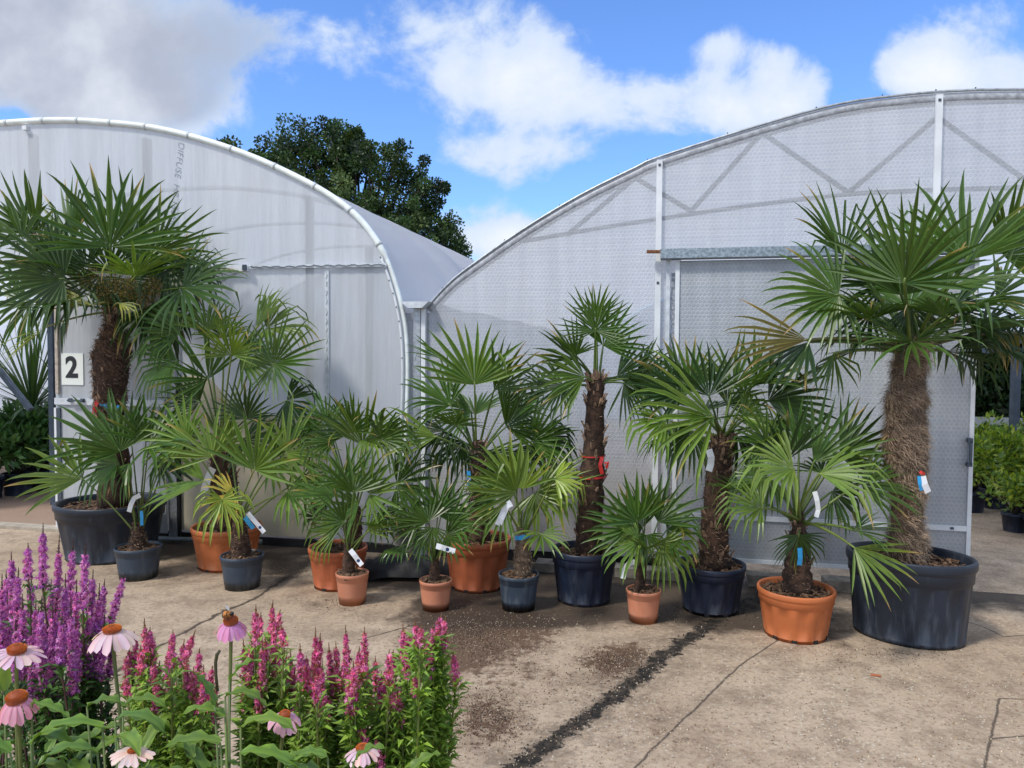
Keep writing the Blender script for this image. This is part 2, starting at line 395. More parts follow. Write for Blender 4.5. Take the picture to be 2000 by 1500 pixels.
    k4b = n.m('MULTIPLY', n.rng(n.m('ADD', d2, n.m('MULTIPLY', n1, .1)), .15, .07), n.rng(n.xyz(p)[1], 5.2, 5.7)); c = n.mix(n.m('MULTIPLY', k4b, .9), c, (.04, .03, .024, 1))
    thin = None
    for pl in ([(1225, 1515), (1317, 1422), (1400, 1344), (1445, 1300), (1520, 1250)], [(1922, 1500), (1938, 1430), (1952, 1364)], [(1952, 1364), (2060, 1368)], [(1937, 1443), (2060, 1432)],
               [(1860, 1205), (1925, 1226), (1960, 1243), (2050, 1238)], [(1890, 1155), (2060, 1168)], [(-60, 1018), (125, 1031)], [(700, 1250), (830, 1215), (1000, 1195)]):
        q = dist(pl, pw2); thin = q if thin is None else n.m('MINIMUM', thin, q)
    c = n.mix(n.rng(thin, .008, .002, 0, .8), c, (.05, .038, .03, 1))
    # inside the tunnels: trodden reddish-brown floor on the left
    inn = n.v('DOT_PRODUCT', n.v('SUBTRACT', p, W0), WN)
    ins = n.m('MULTIPLY', n.rng(inn, .02, -.06), n.rng(n.v('DOT_PRODUCT', p, WU), -.6, -.8))
    c = n.mix(n.m('MULTIPLY', ins, .8), c, n.mix(n.rng(nB, .3, .7), (.23, .15, .11, 1), (.30, .205, .15, 1)))
    h = n.m('ADD', n.m('MULTIPLY', nC, .6), n.m('MULTIPLY', speck, .35)); h = n.m('SUBTRACT', h, n.m('MULTIPLY', k3, .8)); h = n.m('SUBTRACT', h, n.rng(thin, .009, .002, 0, .7))
    n.out(n.bsdf(c, n.m('SUBTRACT', .92, n.m('MULTIPLY', k2, .25)), n.bump(h, .55, .012), 0, .35)); return m
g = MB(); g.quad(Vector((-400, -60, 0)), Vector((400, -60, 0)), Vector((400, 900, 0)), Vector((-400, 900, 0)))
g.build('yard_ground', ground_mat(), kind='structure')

# ------------------------------------------------------------------ POLYTUNNELS
LEN = 10.5
def crv(pts, sub=6):
    """Catmull-Rom"""
    P_ = [pts[0]] + list(pts) + [pts[-1]]; out = []
    for i in range(1, len(P_) - 2):
        for k in range(sub):
            t = k / sub; a, b, c, d = (Vector((*q, 0)) for q in P_[i - 1:i + 3])
            v = .5 * ((2 * b) + (c - a) * t + (2 * a - 5 * b + 4 * c - d) * t * t + (3 * b - a - 3 * c + d) * t ** 3)
            out.append((v.x, v.y))
    out.append(pts[-1]); return out
archL = crv([sz(*q) for q in [(25, 239.5), (75, 236.5), (130, 235.5), (200, 239), (300, 250), (400, 274), (500, 309), (600, 356), (660, 392), (700, 425), (730, 461), (755, 503), (772, 548), (786, 600), (795, 660), (797, 750), (791, 900), (778, 1062)]])
sa = archL[0][0]
archL_full = [(2 * sa - s_, z_) for s_, z_ in archL[::-1][:-1]] + archL
archR = crv([sz(*q) for q in [(838, 597), (880, 553), (925, 518), (1020, 452), (1130, 386), (1240, 331), (1290, 309), (1490, 246), (1640, 206), (1760, 189), (1850, 181.5)]])
sb = archR[-1][0]
archR_full = archR[:-1] + [(2 * sb - s_, z_) for s_, z_ in archR[::-1]]
# extend left side curve bits of right tunnel down to the ground
def tunnel_shell(root, arch, roofmat_, offs=-.03, length=LEN):
    b = MB(); nseg = 8
    k = 0; rows = []
    for j in range(nseg * 2 + 1):
        t = j / (nseg * 2); sag = .0 if j % 2 == 0 else .018
        row = []
        for i, (s_, z_) in enumerate(arch):
            row.append(len(b.v)); cx = (arch[0][0] + arch[-1][0]) / 2
            b.v.append(W(cx + (s_ - cx) * (1 - sag * .5), z_ * (1 - sag * .6 if z_ > .5 else 1), offs - length * t))
        rows.append(row)
    for r0, r1 in zip(rows[:-1], rows[1:]):
        for i in range(len(r0) - 1): b.f.append((r0[i], r0[i + 1], r1[i + 1], r1[i]))
    b.build('roof_film', roofmat_, root, True)
    e = MB(); e.poly([W(arch[-1][0], 0, offs - length + .02)] + [W(s_, z_ * .99, offs - length + .02) for s_, z_ in arch[::-1]] + [W(arch[0][0], 0, offs - length + .02)]); e.build('back_film', roofmat_, root)

# ---- left tunnel
tl = thing('polytunnel', W(sa, 0), 'white milky polythene tunnel with rounded white hoop and the number 2 on its door', 'polytunnel')
dl = ws(122); hz = wz(400, 526)          # door edge and rail height
opL = dl - 2.1
face = MB()
right_pts = [(s_, z_) for s_, z_ in archL]
pts = [W(s_, z_, 0) for s_, z_ in right_pts if z_ > .02]
low = .075
pts = [W(s_, max(z_, low)) for s_, z_ in right_pts] + [W(dl, low), W(dl, hz), W(opL, hz), W(opL, low)] + [W(2 * sa - s_, max(z_, low)) for s_, z_ in right_pts[::-1]][:-1]
face.poly(pts); face.build('end_film', M['filmL'], tl)
tunnel_shell(tl, archL_full, M['roof'])
hp = MB(); hp.tube([W(s_, z_, .01) for s_, z_ in archL_full], [.028 if z_ > hz + .1 else .018 for s_, z_ in archL_full], 10); ho = hp.build('hoop', M['whitehoop'], tl, True)
acc = 0; last = archL_full[0]
for a, b_ in zip(archL_full[:-1], archL_full[1:]):
    acc += math.hypot(b_[0] - a[0], b_[1] - a[1])
    if acc > .36 and a[1] > hz:
        acc = 0; cb = MB(); A_, B_ = W(*a, .01), W(*b_, .01); dd = (B_ - A_).normalized()
        cb.tube([A_, A_ + dd * .03], .0305, 10); cb.build('clip', M['clip'], ho, True)
for dist_ in (2.6, 5.2, 7.8, 10.4):
    hp = MB(); hp.tube([W(s_ * .995 + sa * .005, z_ * .985, -dist_) for s_, z_ in archL_full[::2]], .028, 6); hp.build('inner_hoop', M['galv'], tl, True)
# rails
zr = hz; b = MB(); b.wbox(ws(493), wz(493, 526) - .0, ws(757), wz(493, 526) + .03, .004, .03); b.build('wire_rail', M['galvlight'], tl)
b = MB(); s0, s1 = ws(495), ws(755); N_ = 90
rw = random.Random(2); b.tube([W(s0 + (s1 - s0) * i / N_, wz(493, 526) + .015 + .005 * sin(i * .75) + rw.uniform(-.004, .004), .036) for i in range(N_ + 1)], .0035, 5); b.build('wiggle_wire', M['darkmetal'], tl, True)
b = MB(); b.wbox(ws(0) - 2, wz(470, 531), ws(491), wz(470, 521), .004, .06); b.build('door_track', M['white'], tl)
b = MB(); b.wbox(ws(484), wz(470, 530), ws(491.5), wz(470, 519), .06, .075); b.build('track_stop', M['darkmetal'], tl)
b = MB(); b.wbox(ws(636), low, ws(644), wz(640, 527), .004, .014)
b.build('seam_strip', M['galvlight'], tl)
b = MB()
for i in range(60):
    z_ = low + (wz(640, 527) - low) * i / 60 + random.Random(i).uniform(-.02, .02); e = .006 * (1 if i % 2 else -1)
    b.bar(W(ws(640) + e, z_, .017), W(ws(640) - e, z_ + .035, .017), .005, .004)
b.build('seam_wire', M['clip'], tl)
for px in (65, 285, 716, 600):   # posts standing just inside the film
    b = MB(); zt = {65: wz(65, 248), 285: wz(285, 256), 716: wz(716, 470), 600: wz(600, 370)}[px]; zb = hz if px in (65, 285) else .05
    b.wbox(ws(px) - .02, zb, ws(px) + .02, zt - .05, -.10, -.02)
    b.build('inner_post', M['truss'], tl)
b = MB(); b.wbox(dl, -.005, ws(791, 1000), low - .003, -.03, .0); b.build('gap_shade_strip', M['black'], tl)  # black strip stands in for the shade in the gap below the film
# perforated strip following the hoop on the right
st = MB(); q = [p for p in archL if p[1] < wz(757, 500)]
st.tube([W(s_ - .045, z_, .012) for s_, z_ in q], .012, 6); st.build('edge_strip', M['white'], tl, True)
for i in range(0, len(q), 3):
    b = MB(); c = W(q[i][0] - .045, q[i][1], .026); b.box(c, WU * .005, WN * .002, Vector((0, 0, .005))); b.build('screw', M['darkmetal'], tl)
b = MB(); b.wbox(dl - 3, 0, dl, .03, -.12, .02); b.build('threshold', M['concretepale'], tl)
# wooden door frame posts
b = MB(); b.wbox(ws(334), .0, ws(350), hz, .006, .05); b.build('door_post', M['galv'], tl)
b = MB(); b.wbox(ws(350.5), .0, ws(353.5), hz * .6, .006, .04); b.build('door_seal', M['black'], tl)
# lower cream panel
b = MB(); s0, s1 = ws(354), ws(634); z0, z1 = low + .02, wz(450, 812)
top = [(s1, z1 - .12), (s1 - .03, z1 - .02), (s1 - .15, z1 + .02), (s1 - .6, z1 + .02), (s0 + .5, z1 + .12), (s0 + .3, z1 + .32), (s0 + .16, z1 + .36), (s0, z1 + .34)]
ptsc = [(s0, z0), (s1, z0)] + top
b.poly([W(a_, c_, .010) for a_, c_ in ptsc]); b.poly([W(a_, c_, .003) for a_, c_ in ptsc[::-1]])
for (a_, c_), (d_, e_) in zip(ptsc, ptsc[1:] + ptsc[:1]): b.quad(W(a_, c_, .003), W(d_, e_, .003), W(d_, e_, .010), W(a_, c_, .010))
b.build('lower_panel', M['cream'], tl)
# door 2
dr = MB(); d0, d1 = ws(122), ws(333); dz0, dz1 = .07, hz - .01; zm = wz(200, 784)
dr.wbox(d0, dz0, d1, dz1, .055, .075); door = dr.build('door', M['filmL'], tl)
b = MB(); b.wbox(d0, zm - .03, d1, zm + .03, .078, .094); b.build('door_rail', M['galvlight'], door)
b = MB(); b.wbox(d0 + .02, wz(125, 768), ws(131), hz - .05, .078, .10); b.build('door_stile', M['wood'], door)
b = MB(); b.wbox(d0, dz0, ws(126), wz(125, 795), .078, .10); b.build('door_stile', M['white'], door)
b = MB(); b.wbox(ws(128), dz0, ws(132), wz(125, 795), .078, .09); b.build('door_seal', M['darkmetal'], door)
b = MB(); hx0, hx1, hzz = ws(152), ws(181), wz(165, 780)
b.wbox(hx0, hzz - .012, hx1, hzz + .004, .115, .13); b.wbox(hx0, hzz - .02, hx0 + .03, hzz + .015, .096, .115); b.wbox(hx1 - .03, hzz - .02, hx1, hzz + .015, .096, .115)
b.build('handle', M['darkmetal'], door)
b = MB(); b.wbox(ws(135), wz(150, 751), ws(177), wz(150, 690), .077, .083); sign = b.build('number_sign', M['signwhite'], door)
def text_mesh(body, size, mtx, name, m, parent, offset=0.0, extrude=.001, shear=0.0):
    cu = bpy.data.curves.new(name, 'FONT'); cu.body = body; cu.size = size; cu.offset = offset; cu.extrude = extrude; cu.shear = shear
    cu.align_x = 'CENTER'; cu.align_y = 'CENTER'; cu.resolution_u = 6
    t = bpy.data.objects.new(name, cu); S.collection.objects.link(t)
    me = bpy.data.meshes.new_from_object(t.evaluated_get(bpy.context.evaluated_depsgraph_get()))
    S.collection.objects.unlink(t); bpy.data.objects.remove(t)
    me.transform(mtx); me.transform(Matrix.Translation(-ORG[parent.name])); me.materials.clear(); me.materials.append(m)
    o = link(bpy.data.objects.new(name, me)); o.parent = parent; ORG[o.name] = ORG[parent.name]; return o
def wmat(s_, z_, off, rot=0.0):
    B = Matrix((( WU.x, 0, WN.x), (WU.y, 0, WN.y), (0, 1, 0))).to_4x4()
    return Matrix.Translation(W(s_, z_, off)) @ B @ Matrix.Rotation(rot, 4, 'Z')
text_mesh('2', .265, wmat(ws(155), wz(155, 719), .085), 'numeral', M['numblack'], sign, .008)
ink = plain('faded_ink', (.20, .24, .28), .8, 0, .4, 40)
text_mesh('DIFFUSE  HR 150MU', .088, wmat(ws(345, 360), wz(345, 362), .004, R(-98)), 'printed_text', ink, tl, -.002, .0005, .25)
b = MB(); b.wbox(ws(60), wz(64, 255), ws(68), wz(64, 247), .005, .04); b.build('hook', M['white'], tl)

# ---- right tunnel
tr = thing('polytunnel', W(sb, 0), 'large grey bubble-film polytunnel with trussed arch and wide sliding door', 'polytunnel')
b0 = .06
door0, door1 = ws(1316), ws(1893); zh = wz(1400, 505)
opR = door1 + 2.3
zb_ = .10
pts = [W(archR[0][0], zb_)] + [W(s_, z_) for s_, z_ in archR_full] + [W(archR_full[-1][0], zb_), W(opR, zb_), W(opR, zh), W(ws(1326), zh), W(ws(1326), zb_)]
f_ = MB(); f_.poly(pts); f_.build('end_film', M['filmR'], tr)
tunnel_shell(tr, [(archR[0][0], 0)] + archR_full + [(archR_full[-1][0], 0)], M['roof'], length=14)
hp = MB(); hp.tube([W(s_, z_ - .035, -.035) for s_, z_ in archR_full], .042, 10); hp.build('hoop', plain('hoop_under_film', (.36, .38, .41), .5, .1, .25, 24), tr, True)
hp = MB(); hp.tube([W(s_, z_ + .012, .0) for s_, z_ in archR_full], .011, 6); ex = hp.build('edge_extrusion', M['galv'], tr, True)
for i in range(4, len(archR_full) // 2 + 6, 6):
    b = MB(); s_, z_ = archR_full[i]; b.box(W(s_, z_ + .026, 0), WU * .004, WN * .004, Vector((0, 0, .005))); b.build('bolt', M['darkmetal'], ex)
TR = -.045
chord = crv([sz(*q) for q in [(1020, 470), (1150, 447), (1290, 425), (1350, 416), (1500, 395), (1660, 377), (1760, 371.5), (1850, 367)]], 4)
chord = chord + [(2 * sb - s_, z_) for s_, z_ in chord[::-1][1:]]
hp = MB(); hp.tube([W(s_, z_, TR) for s_, z_ in chord], .017, 8); hp.build('truss_chord', M['truss'], tr, True)
webs = [((1240, 345), (1105, 458)), ((1240, 345), (1350, 410)), ((1350, 410), (1490, 256)), ((1490, 256), (1660, 374)), ((1660, 374), (1835, 225)), ((1835, 225), (2010, 350))]
for a_, c_ in webs:
    hp = MB(); hp.tube([wall(*a_, TR), wall(*c_, TR)], .019, 8); hp.build('truss_web', M['truss'], tr, True)
for px, y0, y1 in ((1289, 311, 1075), (1833, 184, 500)):
    b = MB(); sc_ = ws(px, y0); sc2 = ws(px - (12 if px < 1500 else 9), y1)
    sc_ = (sc_ + sc2) / 2
    b.wbox(sc_ - .022, wz(px, y1), sc_ + .022, wz(px, y0) - .01, .004, .03); po = b.build('white_batten', M['white'], tr)
    for z_ in (wz(px, y0) - .05, wz(px, y0) - .95, wz(px, y0) - 1.6):
        b = MB(); b.box(W(sc_, z_, .032), WU * .009, WN * .003, Vector((0, 0, .009))); b.build('bolt', M['darkmetal'], po)
# eave post seams
b = MB(); b.wbox(ws(846), .05, ws(860), wz(850, 600), -.08, -.02); b.build('inner_post', M['galv'], tr)
# header
b = MB(); b.wbox(ws(1286), wz(1286, 509), opR + .3, wz(1286, 491), .006, .14); b.build('door_header', plain('spangled_zinc', (.30, .36, .40), .5, .5, .35, 55), tr)
b = MB(); b.bar(wall(1264, 495, .10), wall(1291, 495, .10), .05, .02); b.build('rusty_bracket', M['rust'], tr)
# fixed jamb
b = MB(); b.wbox(ws(1297), zb_, ws(1305), zh, .004, .04); b.build('jamb', M['galvlight'], tr)
crink = MB(); NN = 60
for i in range(NN):
    z0_ = .2 + (zh - .3) * i / NN; z1_ = .2 + (zh - .3) * (i + .8) / NN; e = random.Random(i + 5).uniform(-.012, .012)
    crink.wbox(ws(1308) + e, z0_, ws(1315) + e * .5, z1_, .004, .012 + abs(e))
crink.build('crumpled_edge', M['filmR'], tr)
# sliding door
o0, o1 = .06, .075
zb1 = .16
b = MB(); b.wbox(door0, zb1, door1, zh - .02, o0, o1); dR = b.build('sliding_door', M['filmDoor'], tr)
for nm, (a_, c_, d_, e_) in {'stile': (door0 - .004, zb1, door0 + .028, zh - .02), 'stile.': (door1 - .022, zb1, door1 + .006, zh - .02), 'bottom_rail': (door0 - .004, zb1 - .03, door1 + .006, zb1 - .001)}.items():
    b = MB(); b.wbox(a_, c_, d_, e_, o0 - .01, o1 + .012); b.build(nm.strip('.'), M['white'], dR)
zr_ = wz(1600, 1014)
b = MB(); b.wbox(door0 + .03, zr_ - .018, door1 - .024, zr_ + .018, o1 + .002, o1 + .016); rl = b.build('middle_rail', M['white'], dR)
for s_ in (door1 - .12, door0 + .10):
    b = MB(); b.box(W(s_, zr_, o1 + .018), WU * .012, WN * .004, Vector((0, 0, .008))); b.build('bolt', M['darkmetal'], rl)
b = MB(); hx = ws(1886); h0, h1 = wz(1886, 903), wz(1886, 858)
b.wbox(hx - .008, h0, hx + .010, h1, o1 + .035, o1 + .05); b.wbox(hx - .02, h0 - .015, hx + .012, h0 + .012, o1 + .013, o1 + .05); b.wbox(hx - .02, h1 - .012, hx + .012, h1 + .02, o1 + .013, o1 + .05)
b.build('handle', M['darkmetal'], dR)
# base: kerb blocks and black strip painting the shade of the gap
b = MB(); b.wbox(archR[0][0] + .05, 0, ws(1306), zb_ - .003, -.10, -.02); b.build('gap_shade_strip', M['black'], tr)
rr = random.Random(4)
for (x0_, x1_, lb) in [(1055, 1138, 'grey concrete kerb block just left of the navy pot of the tall straight palm'), (1205, 1262, 'grey concrete kerb block just right of the navy pot of the tall straight palm'), (1264, 1330, 'grey concrete kerb block just left of the navy pot of the leaning palm'), (1455, 1530, 'grey concrete kerb block between the leaning palm and the orange pot'), (1600, 1680, 'grey concrete kerb block just left of the giant oval tub')]:
    b = MB(); b.wbox(ws(x0_, 1090), .002, ws(x1_, 1090), .075 + rr.uniform(-.01, .01), .10 + rr.uniform(-.01, .01), .25)
    b.build('kerb_block', M['concrete'], label=lb, cat='kerb block', group='kerb blocks along the foot of the greenhouse')

b = MB(); v0, v1, y0_, y1_ = ws(881), ws(914), wz(897, 1022), wz(897, 986)
b.wbox(v0, y0_, v1, y1_, .003, .012); vt = b.build('vent', M['signcream'], tr)
for i in range(8):
    b = MB(); z_ = y0_ + (y1_ - y0_) * (i + .7) / 8.6; b.wbox(v0 + .01, z_ - .003, v1 - .01, z_ + .003, .0125, .018); b.build('slat', M['wood'], vt)
# ---- gutter between the tunnels
gt = thing('gutter', wall(818, 1068), 'galvanised box gutter on two posts between the two polytunnels', 'gutter')
prof = [sz(791, 591), sz(846, 591), sz(833, 603), sz(806, 603)]
gs = [p[0] for p in prof]; b = MB(); zt = prof[0][1]; zl = prof[2][1]
L_ = 12
ring = [(gs[0], zt), (gs[1], zt), (gs[2], zl), (gs[3], zl)]
A_ = [W(s_, z_, .12) for s_, z_ in ring]; B_ = [W(s_, z_, -L_) for s_, z_ in ring]
b.poly(A_); b.poly(B_[::-1])
for i in range(4): b.quad(A_[i], B_[i], B_[(i + 1) % 4], A_[(i + 1) % 4])
b.build('channel', M['galvlight'], gt)
for px, r_, m_ in ((817, .030, 'galv'), (829, .018, 'white')):
    b = MB(); b.wbox(ws(px) - r_, .0, ws(px) + r_, zl - .002, -.02, .04); b.build('post', M[m_], gt)
b = MB(); s0, s1 = ws(792), ws(845); z_t = zl - .03; NN = 30
for i in range(NN):
    a0 = .25 + (z_t - .25) * i / NN; a1 = .25 + (z_t - .25) * (i + 1) / NN; r1 = .012 * sin(i * 1.7)
    b.quad(W(s0 - .03, a0, -.05 + r1), W(s1 + .04, a0, -.05 - r1), W(s1 + .04, a1, -.05 + .012 * sin(i * 1.7 + 1.7)), W(s0 - .03, a1, -.05 + .012 * sin(i * 1.7 + 1.7)))
b.build('infill_sheet', M['filmR'], gt, True)

# ------------------------------------------------------------------ foliage tools
def vary(c, rnd, a=.2):
    k = 1 + rnd.uniform(-a, a); return (c[0] * k * (1 + rnd.uniform(-.08, .08)), c[1] * k, c[2] * k * (1 + rnd.uniform(-.15, .15)))
def leafquad(b, p, d, nrm, L, w, col):
    side = d.cross(nrm)
    if side.length < 1e-4: side = d.orthogonal()
    side.normalize(); m_ = p + d * (L * .5); k = len(b.v)
    b.v += [p, m_ + side * w, p + d * L, m_ - side * w]; b.f.append((k, k + 1, k + 2, k + 3)); b.c += [col] * 4
def rvec(rnd):
    while True:
        v = Vector((rnd.uniform(-1, 1), rnd.uniform(-1, 1), rnd.uniform(-1, 1)))
        if .05 < v.length < 1: return v.normalized()
def shrub(name, loc, rad, h, leafL, leafW, cols, count, seed, label, cat, group, pot=None, potmat_='potnavy', z0=None, kind='leaf', nclump=26):
    rnd = random.Random(seed); t = thing(name, loc, label, cat, group); loc = Vector(loc)
    ph = 0
    if pot:
        ph = pot * 1.5; pb = MB(); lathe(pb, loc, [(pot * .8, 0), (pot * .95, ph * .85), (pot * 1.03, ph * .86), (pot * 1.03, ph), (pot * .9, ph), (pot * .88, ph * .9), (0.001, ph * .9)], 20)
        pb.build('pot', M[potmat_], t, True)
    st = MB(); fb = MB(); base = loc + Vector((0, 0, ph * .88)); top = loc + Vector((0, 0, ph + h * .55))
    cl = []
    for i in range(nclump):
        v = rvec(rnd); v.z = abs(v.z) * 1.0 - .25; r_ = rnd.uniform(.45, 1)
        c = loc + Vector((0, 0, ph + h * .42)) + Vector((v.x * rad * r_, v.y * rad * r_, v.z * h * .62 * r_)); cl.append(c)
        if i < 14: mid = (base + c) / 2 + rvec(rnd) * .03; st.tube([base, mid, c], [.012, .008, .004], 5)
    cr = rad * .36
    for i in range(count):
        c = cl[i % nclump]; v = rvec(rnd); p = c + v * cr * (rnd.random() ** .4); d = (v + Vector((0, 0, .35)) + rvec(rnd) * .5).normalized()
        leafquad(fb, p, d, rvec(rnd), leafL * rnd.uniform(.7, 1.2), leafW * rnd.uniform(.8, 1.2), vary(rnd.choice(cols), rnd))
    st.build('stem', M['bark'], t, True); fb.build('foliage', M['shrub'], t); return t
def lathe(b, c, prof, seg=36, ex=1.0, ey=1.0, rot=0.0, flute=0, fd=0.0, z0=0, z1=0, shift=None):
    k = len(b.v); cr_, sr_ = cos(rot), sin(rot)
    for (r_, z_) in prof:
        for j in range(seg):
            a = 2 * pi * j / seg; rr_ = r_
            if flute and z0 < z_ < z1: rr_ = r_ * (1 - fd * (1 if (j * flute // seg) % 2 and True else 0))
            x_ = cos(a) * rr_ * ex; y_ = sin(a) * rr_ * ey
            sh = shift(z_) if shift else Vector((0, 0, 0))
            b.v.append(c + Vector((x_ * cr_ - y_ * sr_, x_ * sr_ + y_ * cr_, z_)) + sh)
    for i in range(len(prof) - 1):
        for j in range(seg):
            a = k + i * seg + j; d = k + i * seg + (j + 1) % seg; b.f.append((a, d, d + seg, a + seg))

# ------------------------------------------------------------------ palm parts
GREENS = {0: (.044, .094, .016), 1: (.092, .160, .026), 2: (.33, .31, .07), 3: (.095, .095, .032), 4: (.027, .060, .016), 5: (.17, .25, .04), 6: (.22, .25, .055)}
def make_frond(root, start, hub, axis, normal, Rd, spread, droop, ctype, rnd, nseg=34, split=None, name='frond', stalk_r=.008, upward=.25):
    axis = axis.normalized(); normal = (normal - axis * normal.dot(axis))
    normal = normal.normalized() if normal.length > 1e-3 else axis.orthogonal().normalized()
    side = axis.cross(normal).normalized()
    split = split or rnd.uniform(.28, .42); cup = rnd.uniform(.12, .85); ragged = rnd.uniform(.5, 1.9); bent_side = rnd.choice((-1, 1))
    b = MB(); base = vary(GREENS[ctype], rnd, .18); dth = 2 * spread / nseg
    st = (.02, .22, split, .60, .78, .91, 1.0)
    g = Vector((0, 0, -1))
    for i in range(nseg):
        th = -spread + dth * (i + .5) + rnd.gauss(0, .022 * ragged)
        d = (axis * cos(th) + side * sin(th) + normal * (cup * abs(sin(th * .5)) + rnd.gauss(0, .03 * ragged))).normalized()
        gapped = rnd.random() < .03
        if gapped: continue
        L = Rd * (1.12 - .36 * (abs(th) / 2.2) ** 2) * rnd.uniform(1 - .14 * ragged, 1.05)
        col = vary(base, rnd, .14); tipdry = rnd.random() < (.13 if ctype != 2 else .5)
        gd = droop * rnd.uniform(.4, 1.6) + .08; broken = rnd.random() < (.09 + .12 * droop) * (1.6 if th * bent_side > .6 else .8); bk = rnd.uniform(.45, .8)
        hang = droop > .55
        wob = rvec(rnd) * .16 * ragged
        p = hub.copy(); dd = d.copy(); pr = 0; k = len(b.v)
        nn = normal
        for j, r_ in enumerate(st):
            step = (r_ - pr) * L; pr = r_
            p = p + dd * step
            if r_ > .3: dd = (dd + g * gd * (r_ - .22) * .85 + wob * .25).normalized()
            if hang and .5 < r_ < .7: dd = (dd * rnd.uniform(.5, .9) + g * droop * 1.1).normalized()
            if broken and r_ > bk: dd = (dd + g * 1.6).normalized()
            if r_ <= split: hw = dth * .5 * r_ * L * 1.04
            else: hw = dth * .5 * max(split, .36) * L * max(0.03, (1 - ((r_ - split) / (1 - split)) ** 2.0)) * 1.02
            sd_ = (-axis * sin(th) + side * cos(th)); sd_ = (sd_ - dd * sd_.dot(dd)).normalized()
            up = dd.cross(sd_); 
            if up.dot(nn) < 0: up = -up
            fold = hw * .62
            b.v += [p - sd_ * hw + up * fold, p, p + sd_ * hw + up * fold]
            cc = col
            if j >= 5 and tipdry: cc = (.30, .21, .09)
            elif j == 4 and tipdry: cc = ((col[0] * 2 + .12) / 2, (col[1] * 1.6 + .1) / 2, col[2])
            edge = (cc[0] * 1.55, cc[1] * 1.4, cc[2] * 1.3)  # edge highlights painted into the leaf colour
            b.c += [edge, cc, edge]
        for j in range(len(st) - 1):
            q = k + j * 3; b.f.append((q, q + 1, q + 4, q + 3)); b.f.append((q + 1, q + 2, q + 5, q + 4))
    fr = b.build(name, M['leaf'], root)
    s_ = MB(); v = hub - start; L = v.length
    mid = start + v * .5 + Vector((0, 0, 1)) * L * upward * .35 + (start + v * .5 - start).normalized() * 0
    pts = []
    for i in range(7):
        t = i / 6; pts.append(start * (1 - t) ** 2 + mid * 2 * t * (1 - t) + hub * t * t)
    pts.append(hub + axis * Rd * .06)
    sc = vary({0: (.11, .17, .04), 1: (.17, .23, .06), 2: (.32, .30, .08), 3: (.12, .13, .05), 4: (.09, .15, .04), 5: (.2, .25, .06), 6: (.22, .24, .07)}[ctype], rnd)
    s_.tube(pts, [stalk_r * (1.5 - .75 * i / 7) for i in range(8)], 5, col=sc)
    s_.build('leaf_stalk', M['leaf'], fr, True)
    return fr

def strip(pts, w, m, name, root, dotmat=None, dotat=None, towards=None):
    """a narrow curled tape or tag, with thickness"""
    b = MB(); nrm = Vector((0, -1, 0)); N_ = len(pts); k = 0
    for sgn in (0, 1):
        for i, p in enumerate(pts):
            d = (pts[min(i + 1, N_ - 1)] - pts[max(i - 1, 0)]).normalized(); sd_ = d.cross(nrm).normalized()
            b.v += [p - sd_ * w / 2 + nrm * (.0012 * sgn), p + sd_ * w / 2 + nrm * (.0012 * sgn)]
    for i in range(N_ - 1):
        b.f.append((2 * i, 2 * i + 1, 2 * i + 3, 2 * i + 2)); q = 2 * N_
        b.f.append((q + 2 * i, q + 2 * i + 2, q + 2 * i + 3, q + 2 * i + 1))
        b.f.append((2 * i, 2 * i + 2, q + 2 * i + 2, q + 2 * i)); b.f.append((2 * i + 1, q + 2 * i + 1, q + 2 * i + 3, 2 * i + 3))
    o = b.build(name, m, root)
    if dotat is not None:
        b = MB(); c = pts[dotat] + nrm * .003; b.poly([c + Vector((cos(a) * w * .33, 0, sin(a) * w * .33)) for a in [2 * pi * i / 14 for i in range(14)]])
        b.build('logo', M['tagnavy'], o)
    return o

